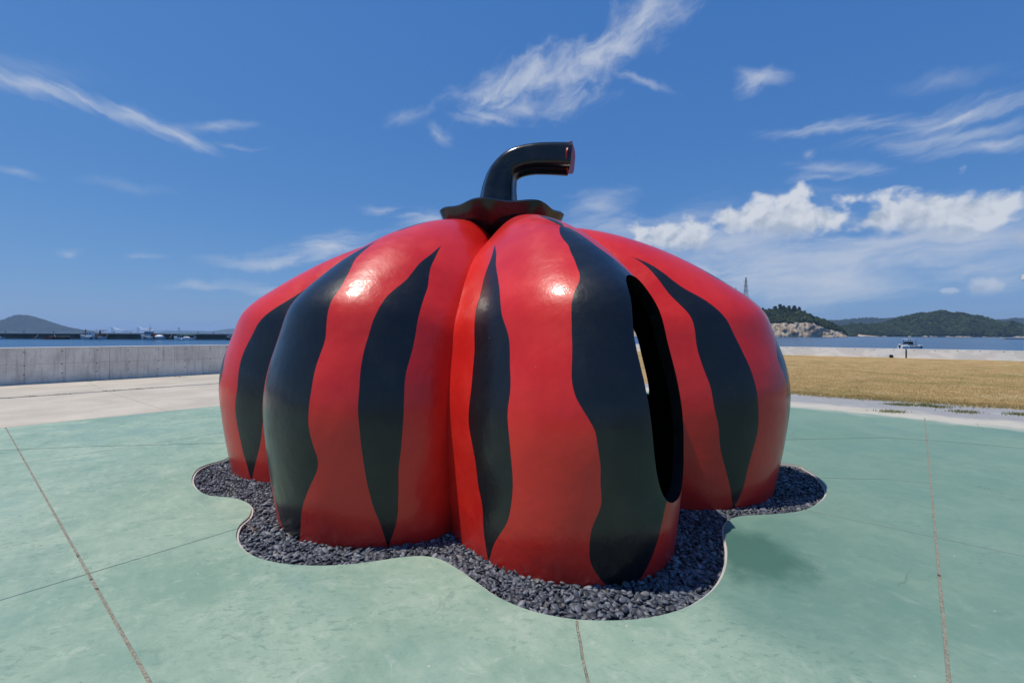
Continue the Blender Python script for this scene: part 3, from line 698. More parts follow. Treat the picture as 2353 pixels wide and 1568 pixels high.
for name, keep, sub in (('pebbles', lambda p: p[:, 1] < 5.0, 2), ('far_pebbles', lambda p: p[:, 1] >= 5.0, 1)):
    tv, tf = ico(sub); P = []
    for lay, (stp, zz) in enumerate(((.036, -.072), (.034, -.054), (.042, -.038))):
        p = pebble_xy(stp); p = p[keep(p)]; P.append(np.column_stack([p, zz + rng.normal(0, .004, len(p))]))
    P = np.concatenate(P); n = len(P); s_ = rng.lognormal(0, .22, n)[:, None]
    scl = np.column_stack([rng.uniform(.020, .032, n), rng.uniform(.013, .020, n), rng.uniform(.007, .012, n)]) * s_
    scatter(name, tv, tf, P, scl, rotmats(n, .42), M_pebble, .10, tint=rng.beta(1.6, 1.3, n), kind='stuff')
ringo, ringi = inset([(p, .0012) for p in bedpts]), inset([(p, .020) for p in bedpts])
bm = bmesh.new(); nr = len(ringo); lv_ = [[bm.verts.new((p.x, p.y, z_)) for p in rg] for rg, z_ in ((ringo, -.128), (ringo, -.016), (ringi, -.016), (ringi, -.128))]
for a_, b_ in zip(lv_, lv_[1:] + lv_[:1]):
    for j in range(nr): bm.faces.new((a_[j], a_[(j + 1) % nr], b_[(j + 1) % nr], b_[j]))
from_bm('bed_edging', bm, M_conc, pav)
bm = bmesh.new(); prism(bm, bedpts, -.13, -.085); from_bm('pebble_bed', bm, M_jointbed, kind='structure')

# ------------------------------------------------------------ the gourd sculpture
root = empty('pumpkin_sculpture', (P0.x, P0.y, -.0), label='giant glossy red and black pumpkin shaped sculpture standing in the dark pebble bed', cat='sculpture')
NTH = 504; prof = catmull(PROF, 5); NP = len(prof)
def shell(off):
    V = np.zeros((NP, NTH, 3))
    for j in range(NTH):
        a = -205 + 360 * j / NTH; _r, b_, _k = crest(a); ca, sa = math.cos(R(a)), math.sin(R(a))
        for i, (z_, s_) in enumerate(prof):
            r = RG + (crest(a)[2] - RG) * b_ ** (1 + .20 * max(0, min(z_, 2.4)))
            w = max(0.0, min(1.0, (z_ - .4) / 2.6))                      # grooves dip lower near the top
            topk = max(0.0, (z_ - 2.2) / 1.0)
            rr = r * s_ + (RG * 1.12 - r) * s_ * topk * .35
            V[i, j] = ((rr - off) * ca, (rr - off) * sa, z_ * 1.01 - (1 - b_) * w * .30 - off * (.9 * w))
    return V
O, I = shell(0.0), shell(.11)
bm = bmesh.new()
vo_ = [[bm.verts.new(O[i, j]) for j in range(NTH)] for i in range(NP)]
vi_ = [[bm.verts.new(I[i, j]) for j in range(NTH)] for i in range(NP)]
for j in range(NTH):
    j2 = (j + 1) % NTH
    for i in range(NP - 1):
        bm.faces.new((vo_[i][j], vo_[i][j2], vo_[i + 1][j2], vo_[i + 1][j]))
        f = bm.faces.new((vi_[i][j2], vi_[i][j], vi_[i + 1][j], vi_[i + 1][j2])); f.material_index = 1
    f = bm.faces.new((vo_[0][j2], vo_[0][j], vi_[0][j], vi_[0][j2])); f.material_index = 1
bm.faces.new([vo_[NP - 1][j] for j in range(NTH)]); f = bm.faces.new([vi_[NP - 1][j] for j in range(NTH)][::-1]); f.material_index = 1
bmesh.ops.recalc_face_normals(bm, faces=bm.faces)
me = bpy.data.meshes.new('body'); bm.to_mesh(me); bm.free()
me.materials.append(M_gourd); me.materials.append(M_inner)
# plain rounded doorway through the flank between the front and the right lobe
def door_cutter(deg, cpt, hw, hh, d0_, d1_):
    bm = bmesh.new(); da = R(deg); dirv = Vector((math.cos(da), math.sin(da), 0)); side = Vector((-dirv.y, dirv.x, 0)); outl = []
    for k in range(48):
        q = 2 * math.pi * k / 48; cx_, cz_ = math.cos(q), math.sin(q)
        outl.append((math.copysign(abs(cx_) ** .8, cx_) * hw, math.copysign(abs(cz_) ** .9, cz_) * hh))
    ra = [bm.verts.new(cpt + side * p + Vector((0, 0, h_)) - dirv * d0_) for p, h_ in outl]; rb = [bm.verts.new(cpt + side * p + Vector((0, 0, h_)) + dirv * d1_) for p, h_ in outl]
    bm.faces.new(ra[::-1]); bm.faces.new(rb)
    for k in range(48): bm.faces.new((ra[k], ra[(k + 1) % 48], rb[(k + 1) % 48], rb[k]))
    bmesh.ops.recalc_face_normals(bm, faces=bm.faces); cm = bpy.data.meshes.new('cm'); bm.to_mesh(cm); bm.free(); cm.materials.append(M_inner); return cm
me = boolean(me, door_cutter(36, Vector((2.6, 1.9, 1.45)), .60, .80, .9, 1.6))
cm = door_cutter(-46, Vector((1.30, -2.72, 1.36)), .46, .88, .9, 1.6)
me2 = boolean(me, cm); me2.name = 'body'
me2.polygons.foreach_set('use_smooth', [True] * len(me2.polygons)); me2.set_sharp_from_angle(angle=R(50))
o = bpy.data.objects.new('body', me2); col.objects.link(o); o.parent = root
# collar: a fluted flare, and a tapering ridged stalk curving over to the right
bm = bmesh.new(); NC = 160; rings = []
for r_, z_ in ((.10, 3.02), (.55, 3.02), (.70, 3.12), (.80, 3.30), (.835, 3.38), (.81, 3.405), (.70, 3.40), (.5, 3.40), (.32, 3.46), (.2, 3.5)):
    ring = []
    for j in range(NC):
        a = 2 * math.pi * j / NC; f_ = 1 + .035 * math.cos(7 * a + .6) * (1 if r_ > .5 else .3)
        ring.append(bm.verts.new((r_ * f_ * math.cos(a), r_ * f_ * math.sin(a), z_ - .03 * (1 - math.cos(7 * a + .6)) * (.5 if r_ > .6 else 0))))
    rings.append(ring)
for r1, r2 in zip(rings, rings[1:]):
    for j in range(NC): bm.faces.new((r1[j], r1[(j + 1) % NC], r2[(j + 1) % NC], r2[j]))
bm.faces.new(rings[0][::-1]); bm.faces.new(rings[-1])
from_bm('collar', bm, M_black, root, smooth=True)
path = catmull([(-.07, 3.38), (-.05, 3.6), (-.03, 3.8), (.03, 3.98), (.17, 4.10), (.40, 4.15), (.66, 4.145), (.92, 4.12)], 6)
bm = bmesh.new(); rings = []; NS = 60
for i, (px_, pz_) in enumerate(path):
    t = path[min(i + 1, len(path) - 1)] - path[max(i - 1, 0)]; t = Vector((t[0], 0, t[1])).normalized()
    a_ = Vector((0, 1, 0)); b_ = t.cross(a_); f = i / (len(path) - 1)
    rad = .285 - .085 * min(f * 2.2, 1) + .012 * max(0, f - .7) / .3
    yy = -.30 * max(0, f - .3) ** 1.5
    rings.append([bm.verts.new(Vector((px_, yy, pz_)) + (a_ * math.cos(q) + b_ * math.sin(q)) * rad * (1 + .07 * math.cos(5 * q))) for q in [2 * math.pi * j / NS for j in range(NS)]])
for r1, r2 in zip(rings, rings[1:]):
    for j in range(NS): bm.faces.new((r1[j], r1[(j + 1) % NS], r2[(j + 1) % NS], r2[j]))
bm.faces.new(rings[0][::-1]); bm.faces.new(rings[-1])
st = from_bm('stalk', bm, M_black, root, smooth=True)
bm = bmesh.new(); tdir = Vector((.26, -.30 * (.7 ** 1.5 - .55 ** 1.5) * 1.9, -.025)).normalized(); ea = tdir.cross(Vector((0, 0, 1))).normalized(); eb = ea.cross(tdir)
ve = [Vector((.92, -.30 * .7 ** 1.5, 4.12)) + (ea * math.cos(q) + eb * math.sin(q)) * .208 * (1 + .05 * math.cos(5 * q)) for q in [2 * math.pi * j / 40 for j in range(40)]]
r1 = [bm.verts.new(v) for v in ve]; r2 = [bm.verts.new(v + tdir * .02) for v in ve]
bm.faces.new(r1[::-1]); bm.faces.new(r2)
for j in range(40): bm.faces.new((r1[j], r1[(j + 1) % 40], r2[(j + 1) % 40], r2[j]))
from_bm('cut_end', bm, M_redcap, st)

# dry twig on the kerb
bm = bmesh.new(); q = G(575, 1208)
tube(bm, [(q.x - .07, q.y + .02, .01), (q.x - .02, q.y - .01, .015), (q.x + .05, q.y - .03, -.01), (q.x + .10, q.y - .01, -.02)], .0025, 6)
tube(bm, [(q.x + .02, q.y - .02, .004), (q.x + .06, q.y - .07, -.01)], .002, 6)
from_bm('twig', bm, M_twig, label='thin dry twig lying over the left rim of the pebble bed', cat='twig')

# ------------------------------------------------------------ lamp posts
def lamp_post(px, py_top, py_base, Yd, label):
    p = AT(px, py_base, Yd); top = AT(px, py_top, Yd).z
    t = empty('lamp_post', (p.x, p.y, 0), label=label, cat='lamp post', group='white lamp posts by the seawall')
    bm = bmesh.new(); tube(bm, [(0, 0, 0), (0, 0, top - .34)], .075, 14); from_bm('pole', bm, M_white, t, True)
    bm = bmesh.new(); tube(bm, [(0, 0, top - .34), (0, 0, top)], .22, 24); hd = from_bm('lamp_head', bm, M_white, t, True)
    bm = bmesh.new(); tube(bm, [(0, 0, top - .352), (0, 0, top - .341)], .17, 20); from_bm('lens', bm, M_glass, hd, True)
    bm = bmesh.new(); box(bm, (-.15, -.15, 0), (.15, .15, .03), .005); from_bm('base_plate', bm, M_steel, t)
lamp_post(2356, 630.5, 829, 30.6, 'white lamp post at the lawn before the right end of the seawall')
lamp_post(1685, 661, 815, 40.0, 'white lamp post mostly hidden behind the right lobe of the sculpture')

# ------------------------------------------------------------ breakwater, boats, pier
BY = 232.0
bx0, bx1 = AT(-420, 770, BY).x, AT(820, 770, BY).x
br = empty('breakwater', ((bx0 + bx1) / 2, BY, SEA), label='long dark concrete breakwater with pale cap across the harbour on the left', cat='breakwater'); hx_ = (bx1 - bx0) / 2
H0 = AT(250, 767, BY).z - SEA; H1 = AT(250, 764, BY).z - SEA
bm = bmesh.new(); box(bm, (-hx_, 0, -3), (hx_, 6, H0)); from_bm('wall_body', bm, M_bwdark, br)
k = -hx_
while k < hx_ - 1:
    bm = bmesh.new(); box(bm, (k + .03, -.12, H0 + .002), (min(k + 14, hx_) - .03, 6.1, H1 - .05 + random.uniform(-.04, .05)), .05); from_bm('cap_block', bm, M_conc, br); k += 14
ORD = ['leftmost', 'second', 'third', 'fourth', 'fifth', 'sixth', 'seventh', 'eighth', 'ninth', 'tenth', 'eleventh', 'twelfth', 'thirteenth', 'rightmost']
for kb, px in enumerate((12, 55, 123, 192, 262, 300, 455, 490)):
    p = AT(px, 764, BY + 1.2); bm = bmesh.new(); tube(bm, [(0, 0, -.05), (0, 0, .35), (0, 0, .42)], [.18, .2, .34], 10); tube(bm, [(0, 0, .42), (0, 0, .55)], .34, 10)
    o = from_bm('bollard', bm, M_dark, label=('%s small dark mooring bollard from the left on the breakwater cap' % ORD[kb]) if kb else 'leftmost small dark mooring bollard on the breakwater cap', cat='bollard', group='bollards along the breakwater cap'); o.location = (p.x, p.y, SEA + H1 - .02)

def hull_bm(L, B, fb, sheer=.9, draft=.5, stern=.85, bow_pow=2.2):
    bm = bmesh.new(); st_ = []; n = 14
    for i in range(n + 1):
        t = i / n                                                 # 0 stern .. 1 bow, along +x
        w = B / 2 * (stern + (1 - stern) * min(t / .35, 1)) * (1 - max(0, (t - .55) / .45) ** bow_pow) + .03
        zs = fb * (1 + sheer * max(0, (t - .35) / .65) ** 2 + .08 * (1 - t)); x_ = -L / 2 + L * t
        rake = .06 * L * max(0, (t - .8) / .2)
        sec = [(x_ + rake, w), (x_ + rake * .85, w * .99), (x_ + rake * .4, w * .93), (x_, w * .8), (x_ - rake * .2, w * .35), (x_ - rake * .3, .0)]
        zz = [zs, zs - .09 * fb, zs * .55, .0, -draft * .8, -draft]
        st_.append([bm.verts.new((a, b_, c_)) for (a, b_), c_ in zip(sec, zz)] + [bm.verts.new((a, -b_, c_)) for (a, b_), c_ in list(zip(sec, zz))[-2::-1]])
    m = len(st_[0])
    for s1, s2 in zip(st_, st_[1:]):
        for j in range(m - 1): bm.faces.new((s1[j], s1[j + 1], s2[j + 1], s2[j]))
        bm.faces.new((s1[0], s2[0], s2[m - 1], s1[m - 1]))
    bm.faces.new(st_[0][::-1]); bm.faces.new(st_[-1])
    return bm
def add(name, m_, parent, fn, smooth=False, **kw):
    bm = bmesh.new(); fn(bm); return from_bm(name, bm, m_, parent, smooth, **kw)
def boat(px0, px1, Yd, label, hullm, fb, B=3.0, rz=math.pi, cat='boat', name='fishing_boat', **kw):
    a, b = AT(px0, 775, Yd).x, AT(px1, 775, Yd).x; L = b - a
    t = empty(name, ((a + b) / 2, Yd, SEA), rz, label=label, cat=cat, group='boats moored along the breakwater')
    h_ = from_bm('hull', hull_bm(L * .95, B, fb, **kw), hullm, t, True)
    add('rubbing_strake', M_white if hullm is not M_boatw else M_boatg, h_, lambda bm: [tube(bm, [(-L * .47, s * B * .43, fb * 1.0), (0, s * B * .505, fb * .94), (L * .2, s * B * .49, fb * 1.0)], .06, 6) for s in (-1, 1)])
    return t, L
def tyre(bm, x_, y_, z_, r=.38):
    for k in range(12):
        q0_, q1_ = 2 * math.pi * k / 12, 2 * math.pi * (k + 1) / 12
        tube(bm, [(x_ + r * math.cos(q0_), y_, z_ + r * math.sin(q0_)), (x_ + r * math.cos(q1_), y_, z_ + r * math.sin(q1_))], .15, 6)
# facing left: local +x is the bow, so picture left = +x, and the side seen is local +y
t, L = boat(185, 241, 222, 'grey fishing boat with white wheelhouse and a red deck crane, nearest the dark rafts', M_boatg, 1.25)
wh = add('wheelhouse', M_white, t, lambda bm: box(bm, (-.2, -1.0, 1.2), (2.4, 1.0, 3.5), .08))
for x_ in (.15, 1.3): add('window', M_glass, wh, lambda bm: box(bm, (x_, .99, 2.5), (x_ + .75, 1.03, 3.15), .01))
add('roof', M_white, wh, lambda bm: box(bm, (-.5, -1.15, 3.5), (2.7, 1.15, 3.62), .03))
add('funnel', M_rust, t, lambda bm: (tube(bm, [(3.1, .3, 1.7), (3.1, .3, 4.3)], .32, 10), tube(bm, [(3.1, .3, 4.3), (3.1, .3, 4.9)], .2, 8)))
add('mast', M_steel, t, lambda bm: (tube(bm, [(-1.9, 0, 1), (-1.9, 0, 5.3)], .06, 6), tube(bm, [(1.0, 0, 3.6), (1.0, 0, 5.2)], .04, 6), tube(bm, [(-1.9, 0, 4.0), (.4, 0, 3.7)], .04, 6)))
cr = add('crane_post', M_rust, t, lambda bm: (tube(bm, [(-3.5, 0, 1), (-3.5, 0, 3.0), (-3.45, 0, 4.6)], [.4, .34, .22], 8)))
add('crane_boom', M_rust, cr, lambda bm: (box(bm, (-7.3, -.12, 4.25), (-3.3, .12, 4.5), .03), tube(bm, [(-3.6, 0, 3.4), (-5.6, 0, 4.3)], .08, 6)))
add('net_pile', M_dark, t, lambda bm: [bmesh.ops.create_icosphere(bm, subdivisions=2, radius=.8, matrix=Matrix.Translation((x_, 0, 1.5)) @ Matrix.Diagonal((1.5, 1.3, .7, 1))) for x_ in (-2.4, -3.4, -4.2)], True)
for x_ in (-.6, -3.2): add('tyre_fender', M_dark, t, lambda bm: tyre(bm, x_, 1.62, .75, .45))
t, L = boat(324, 377, 222, 'white fishing boat with tall dark windowed wheelhouse and antenna mast', M_boatg, 1.35)
wh = add('wheelhouse', M_boatg, t, lambda bm: box(bm, (.1, -1.05, 1.3), (3.2, 1.05, 3.9), .08))
for x_ in (.45, 1.4, 2.35): add('window', M_glass, wh, lambda bm: box(bm, (x_ - .1, 1.04, 2.8), (x_ + .65, 1.08, 3.5), .01))
add('roof', M_white, wh, lambda bm: box(bm, (-.3, -1.2, 3.9), (3.6, 1.2, 4.05), .03))
add('mast', M_steel, t, lambda bm: (tube(bm, [(1.3, 0, 4), (1.3, 0, 7.9)], [.12, .04], 6), tube(bm, [(2.3, 0, 5.2), (-2.2, 0, 5.15)], .05, 6), tube(bm, [(1.0, 0, 4.9), (1.9, 0, 4.9)], .16, 8), tube(bm, [(2.5, 0, 4), (2.5, 0, 5.4)], .04, 6), tube(bm, [(-.8, 0, 4), (-.8, 0, 5.5)], .05, 6), tube(bm, [(1.3, 0, 5.0), (.9, 0, 6.0)], .13, 6)))
add('engine_box', M_rust, t, lambda bm: box(bm, (-1.1, -.7, 1.3), (-.1, .9, 3.0), .15))
add('net_cover', M_white, t, lambda bm: bmesh.ops.create_icosphere(bm, subdivisions=3, radius=1, matrix=Matrix.Translation((-3.3, 0, 1.5)) @ Matrix.Diagonal((2.0, 1.3, .9, 1))), True)
for x_ in (-2.0, 2.6): add('tyre_fender', M_dark, t, lambda bm: tyre(bm, x_, 1.6, .85, .36))
t, L = boat(400, 447, 220, 'low white open boat with a pale green tube frame', M_boatw, .95, 2.6)
add('canopy_frame', M_green2, t, lambda bm: [(tube(bm, [(3.4, s, .9), (2.9, s, 2.5), (-4.6, s, 2.45), (-3.7, s, .9)], .07, 6), tube(bm, [(.4, s, .9), (.5, s, 2.5)], .07, 6)) for s in (-1.1, 1.1)])
add('windscreen', M_glass, t, lambda bm: box(bm, (.5, -1.0, 1.0), (2.7, 1.0, 2.2), .05))
add('tarp', M_blue, t, lambda bm: box(bm, (1.1, -.9, 1.2), (1.8, 1.12, 2.1), .1))
add('cover', M_white, t, lambda bm: bmesh.ops.create_icosphere(bm, subdivisions=2, radius=1, matrix=Matrix.Translation((-1.2, .2, 1.15)) @ Matrix.Diagonal((1.6, 1.0, .5, 1))), True)
add('buoy', M_white, t, lambda bm: bmesh.ops.create_icosphere(bm, subdivisions=2, radius=.4, matrix=Matrix.Translation((.1, 1.5, .35))), True)
add('outboard_motor', M_steel, t, lambda bm: box(bm, (-5.6, -.4, .8), (-4.7, .4, 1.7), .15))
t, L = boat(519.5, 562, 220, 'navy hulled boat with white canopy half hidden by the left lobe of the sculpture', M_navy, 1.0, 2.6)
add('canopy', M_white, t, lambda bm: (box(bm, (-3.6, -1.1, 2.35), (2.6, 1.1, 2.5), .04), [tube(bm, [(x_, s, 1), (x_, s, 2.4)], .06, 6) for x_ in (-3.4, -.8, 2.4) for s in (-1, 1)]))
add('console', M_boatg, t, lambda bm: box(bm, (-.6, -.9, 1), (2.2, .9, 2.0), .1))
add('bow_rail', M_white, t, lambda bm: tube(bm, [(2.6, 1.0, 1.1), (3.4, .9, 1.9), (4.2, 0, 1.9), (3.4, -.9, 1.9), (2.6, -1, 1.1)], .05, 6))
add('tarp', M_blue, t, lambda bm: box(bm, (-2.8, -.8, 1.0), (-1.2, .9, 1.6), .2))
t, L = boat(-24, 8, 221, 'pale grey skiff cut off by the left edge, below the breakwater', M_boatg, .8, 2.2)
add('thwart', M_white, t, lambda bm: box(bm, (-1.5, -.8, .8), (1.8, .8, 1.1), .08))
def raft(px0, px1, Yd, label, m_, fl):
    a, b = AT(px0, 775, Yd).x, AT(px1, 775, Yd).x; L = b - a
    t = empty('work_raft', ((a + b) / 2, Yd, SEA), label=label, cat='raft')
    add('deck', m_, t, lambda bm: box(bm, (-L / 2, -1.4, .25), (L / 2, 1.4, .65), .06))
    for k in range(5): add('float', fl, t, lambda bm: tube(bm, [(-L / 2 + L * (k + .5) / 5, -1.5, .25), (-L / 2 + L * (k + .5) / 5, 1.5, .25)], .34, 10), True)
    add('cargo', M_dark, t, lambda bm: [box(bm, (-L / 2 + L * f, -1.0, .655), (-L / 2 + L * f + L * .2, .9, .655 + random.uniform(.3, .9)), .1) for f in (.08, .33, .58, .78)])
    add('rail', M_steel, t, lambda bm: tube(bm, [(-L * .48, 1.2, .6), (-L * .48, 1.2, 1.4), (L * .48, 1.2, 1.5), (L * .48, 1.2, .6)], .05, 6))
raft(105, 126, 220, 'low red work raft with floats beside the dark raft', M_rust, M_rust)
raft(126.5, 155, 221, 'low dark work raft piled with gear beside the red raft', M_dark, M_dark)
def rope(pts, label):
    bm = bmesh.new(); tube(bm, pts, .05, 5); from_bm('mooring_rope', bm, M_rope, label=label, cat='rope', group='mooring ropes running to the breakwater')
for px, pw, lab in ((88, 76, 'pale mooring rope sagging from the breakwater left of the red raft'), (125, 130, 'short taut mooring rope from the breakwater to the dark raft'), (247, 240, 'mooring rope from the breakwater to the grey crane boat'), (395, 388, 'mooring rope hanging between the antenna boat and the green framed boat')):
    a, b = AT(px, 768, BY - .3), AT(pw, 775.5, 224); rope([a, a.lerp(b, .4) - Vector((0, 0, .5)), a.lerp(b, .75) - Vector((0, 0, .4)), b], lab)
px_a, px_b = AT(2303, 777, 480).x, AT(2700, 777, 480).x
pr = empty('concrete_pier', ((px_a + px_b) / 2, 480, SEA), label='low concrete pier running in from the right edge across the water', cat='pier')
add('deck', M_conc, pr, lambda bm: box(bm, (-(px_b - px_a) / 2, -2, .35), ((px_b - px_a) / 2, 3, 1.35), .06))
add('fender_wall', M_bwdark, pr, lambda bm: box(bm, (-(px_b - px_a) / 2 + 1, -1.6, -2), ((px_b - px_a) / 2 - 1, 2.6, .349)))

# motor boat on the right, bow to the right
BYr = 122.0; bx = AT(2091, 800, BYr).x
mb = empty('motor_boat', (bx, BYr, SEA), label='small white motor boat with canopy afloat beyond the pale seawall', cat='boat')
from_bm('hull', hull_bm(5.6, 2.0, .72, .35, .35, .9, 2.6), M_boatw, mb, True)
add('gunwale', M_white, mb, lambda bm: [tube(bm, [(-2.75, s * .92, .78), (0, s * 1.02, .78), (1.6, s * .9, .86), (2.6, s * .3, 1.0)], .07, 6) for s in (-1, 1)])
add('bow_deck', M_white, mb, lambda bm: (box(bm, (1.3, -.7, .82), (2.9, .7, 1.05), .08)))
cn = add('canopy', M_white, mb, lambda bm: box(bm, (-1.55, -.95, 2.62), (.95, .95, 2.72), .035))
for x_, xt in ((-1.25, -1.15), (.75, .8)):
    for s in (-.8, .8): add('post', M_dark, cn, lambda bm: tube(bm, [(x_, s, .75), (xt, s, 2.64)], .05, 6))
add('windscreen', M_dark, mb, lambda bm: box(bm, (-1.15, -.75, 1.35), (.15, .75, 1.95), .05))
add('console', M_boatg, mb, lambda bm: box(bm, (-1.1, -.6, .7), (-.1, .6, 1.349), .06))
om = add('outboard_motor', M_white, mb, lambda bm: box(bm, (-3.05, -.25, .95), (-2.5, .25, 1.35), .1), True)
add('motor_leg', M_dark, om, lambda bm: (box(bm, (-2.95, -.18, .2), (-2.62, .18, .948), .05), tube(bm, [(-3.0, 0, 1.0), (-3.35, 0, .8)], .09, 6)))
add('bucket', M_white, mb, lambda bm: tube(bm, [(-1.1, -.98, .4), (-1.1, -.98, 1.0)], [.16, .22], 12), True)
add('fender', M_dark, mb, lambda bm: tube(bm, [(2.85, -.25, .15), (2.85, -.25, .75)], .11, 8), True)
add('cloth', M_orange, mb, lambda bm: box(bm, (.45, -1.08, .55), (.85, -1.04, .95), .01))
add('engine_cover', M_white, mb, lambda bm: box(bm, (-2.2, -.6, .7), (-1.5, .6, 1.0), .08))
def skinned(name, pts, edges, rads, m_, parent):
    me = bpy.data.meshes.new(name); me.from_pydata(pts, edges, []); o = bpy.data.objects.new(name, me); col.objects.link(o)
    sk = o.modifiers.new('s', 'SKIN'); sk.use_smooth_shade = True
    for v, r_ in zip(me.skin_vertices[0].data, rads): v.radius = (r_, r_)
    me.skin_vertices[0].data[0].use_root = True
    ss = o.modifiers.new('u', 'SUBSURF'); ss.levels = 1; ss.render_levels = 1
    dg = bpy.context.evaluated_depsgraph_get(); dg.update()
    m2 = bpy.data.meshes.new_from_object(o.evaluated_get(dg)); bpy.data.objects.remove(o); m2.name = name
    m2.materials.clear(); m2.materials.append(m_)
    o2 = bpy.data.objects.new(name, m2); col.objects.link(o2); o2.parent = parent; return o2
pe = empty('person', (bx + .35, BYr - .2, SEA + .78), label='person in white sitting on the small motor boat under its canopy', cat='person')
# pelvis, spine, chest, neck, head base, head top; legs; arms (facing +x)
pp = [(0, 0, .25), (-.03, 0, .45), (.0, 0, .68), (.03, 0, .80), (.05, 0, .90), (.06, 0, 1.03),
      (.12, .12, .24), (.52, .13, .27), (.60, .13, -.1), (.62, .13, -.14), (.75, .13, -.15), (.12, -.12, .24), (.52, -.13, .27), (.60, -.13, -.1), (.62, -.13, -.14), (.75, -.13, -.15),
      (.0, .2, .67), (.1, .25, .42), (.36, .2, .45), (.44, .19, .46), (.0, -.2, .67), (.1, -.25, .42), (.36, -.2, .45), (.44, -.19, .46)]
pe_e = [(0, 1), (1, 2), (2, 3), (3, 4), (4, 5), (0, 6), (6, 7), (7, 8), (8, 9), (9, 10), (0, 11), (11, 12), (12, 13), (13, 14), (14, 15), (2, 16), (16, 17), (17, 18), (18, 19), (2, 20), (20, 21), (21, 22), (22, 23)]
pr_ = [.15, .14, .15, .06, .09, .085, .1, .075, .055, .05, .035, .1, .075, .055, .05, .035, .07, .05, .04, .035, .07, .05, .04, .035]
body = skinned('body', pp, pe_e, pr_, M_skin, pe)
skinned('shirt', [(0, 0, .27), (-.03, 0, .45), (0, 0, .68), (.0, .21, .67), (.1, .26, .42), (.3, .21, .445), (.0, -.21, .67), (.1, -.26, .42), (.3, -.21, .445)], [(0, 1), (1, 2), (2, 3), (3, 4), (4, 5), (2, 6), (6, 7), (7, 8)], [.17, .165, .17, .085, .065, .055, .085, .065, .055], M_cloth, pe)
skinned('trousers', [(0, 0, .25), (.12, .12, .24), (.52, .13, .27), (.6, .13, -.06), (.12, -.12, .24), (.52, -.13, .27), (.6, -.13, -.06)], [(0, 1), (1, 2), (2, 3), (0, 4), (4, 5), (5, 6)], [.17, .12, .095, .07, .12, .095, .07], M_trouser, pe)
add('cap', M_hair, pe, lambda bm: bmesh.ops.create_icosphere(bm, subdivisions=2, radius=.11, matrix=Matrix.Translation((.05, 0, 1.02)) @ Matrix.Diagonal((1.1, 1, .8, 1))), True)

# ------------------------------------------------------------ hills and islands
zz1 = lambda x_, y_: (x_ * .24336, (1150 + y_ / 2.477) * .6028)
zz5 = lambda x_, y_: (x_ / 7.843 * .6028, (1180 + y_ / 7.843) * .6028)
def hill(name, ridge, Yd, front, back, nx, ny, steep, rockf, rough, seed, crag=0.0):
    xs_ = np.array([AT(p[0], p[1], Yd).x for p in ridge]); hs = np.array([AT(p[0], p[1], Yd).z for p in ridge]) - SEA
    X = np.linspace(xs_[0], xs_[-1], nx); Hh = np.interp(X, xs_, hs)
    dd = np.concatenate([np.linspace(-1, 0, ny), np.linspace(0, 1, ny // 2)[1:]]); V = np.zeros((len(dd), nx, 3)); RK = np.zeros((len(dd), nx))
    for j, d in enumerate(dd):
        for i in range(nx):
            n1 = mnoise.fractal(Vector((X[i] / (front * .9) + seed, d * 1.6, 3.3)), 1.0, 2.0, 5)
            fr = front * (1 + .25 * n1 + .25 * mnoise.noise(Vector((X[i] / front * .7, seed, 1)))) * (.35 + .65 * min(1, Hh[i] / hs.max() * 1.3))
            y_ = Yd + (d * fr if d < 0 else d * back)
            if d < 0: s_ = steep(1 + d)
            else: s_ = 1 - (d * d * (3 - 2 * d))
            n2 = mnoise.fractal(Vector((X[i] / 14 + seed, y_ / 14, 0)), .9, 2.1, 5)
            z_ = Hh[i] * (s_ * (1 + .10 * n1 * (1 if abs(d) > .06 else 0))) + rough * n2 * (.25 + s_) * (.3 if abs(d) < .05 else 1)
            RK[j, i] = rockf(1 + d if d <= 0 else 2, X[i], z_, (AT(ridge[0][0], 770, Yd).x, Hh[i]))
            y_ += crag * RK[j, i] * mnoise.fractal(Vector((X[i] / 9, z_ / 7, seed)), .8, 2.1, 5)
            V[j, i] = (X[i] , y_, SEA + z_ - 1.2 * (1 - s_))
    nj = len(dd); idx = np.arange(nj * nx).reshape(nj, nx)
    Q = np.stack([idx[:-1, :-1], idx[:-1, 1:], idx[1:, 1:], idx[1:, :-1]], -1).reshape(-1, 4)
    link(name, np_mesh(name, V.reshape(-1, 3), Q, True, {'rock': RK.ravel()}), M_hill, kind='structure')
    return V, RK
def forest(name, V, RK, n, size, label_kind='stuff', maxrow=None, thr=.45, zmin=2.5):
    nj, nx, _ = V.shape
    j = rng.uniform(0, (maxrow or nj - 1) - .001, n); i = rng.uniform(0, nx - 1.001, n)
    j0, i0 = j.astype(int), i.astype(int); fj, fi = (j - j0)[:, None], (i - i0)[:, None]
    p = V[j0, i0] * (1 - fj) * (1 - fi) + V[j0 + 1, i0] * fj * (1 - fi) + V[j0, i0 + 1] * (1 - fj) * fi + V[j0 + 1, i0 + 1] * fj * fi
    rk = RK[j0, i0]; nz = np.array([mnoise.noise(Vector(q) / 11) for q in p])
    ok = ((rk + .55 * nz) < thr) & (p[:, 2] > SEA + zmin); p = p[ok]; m = len(p)
    tv, tf = ico(1)
    s_ = size * rng.lognormal(0, .28, m)[:, None]; scl = s_ * np.column_stack([rng.uniform(.8, 1.25, m), rng.uniform(.8, 1.25, m), rng.uniform(.65, 1.15, m)])
    p[:, 2] += scl[:, 2] * .45
    big = np.array([mnoise.noise(Vector(q) / 40) for q in p])
    ti = np.clip(.42 + .4 * big + rng.normal(0, .22, m), 0, 1)
    scatter(name, tv, tf, p, scl, rotmats(m, .5), M_leaf, .35, False, tint=ti, kind='stuff')
Z2 = zc
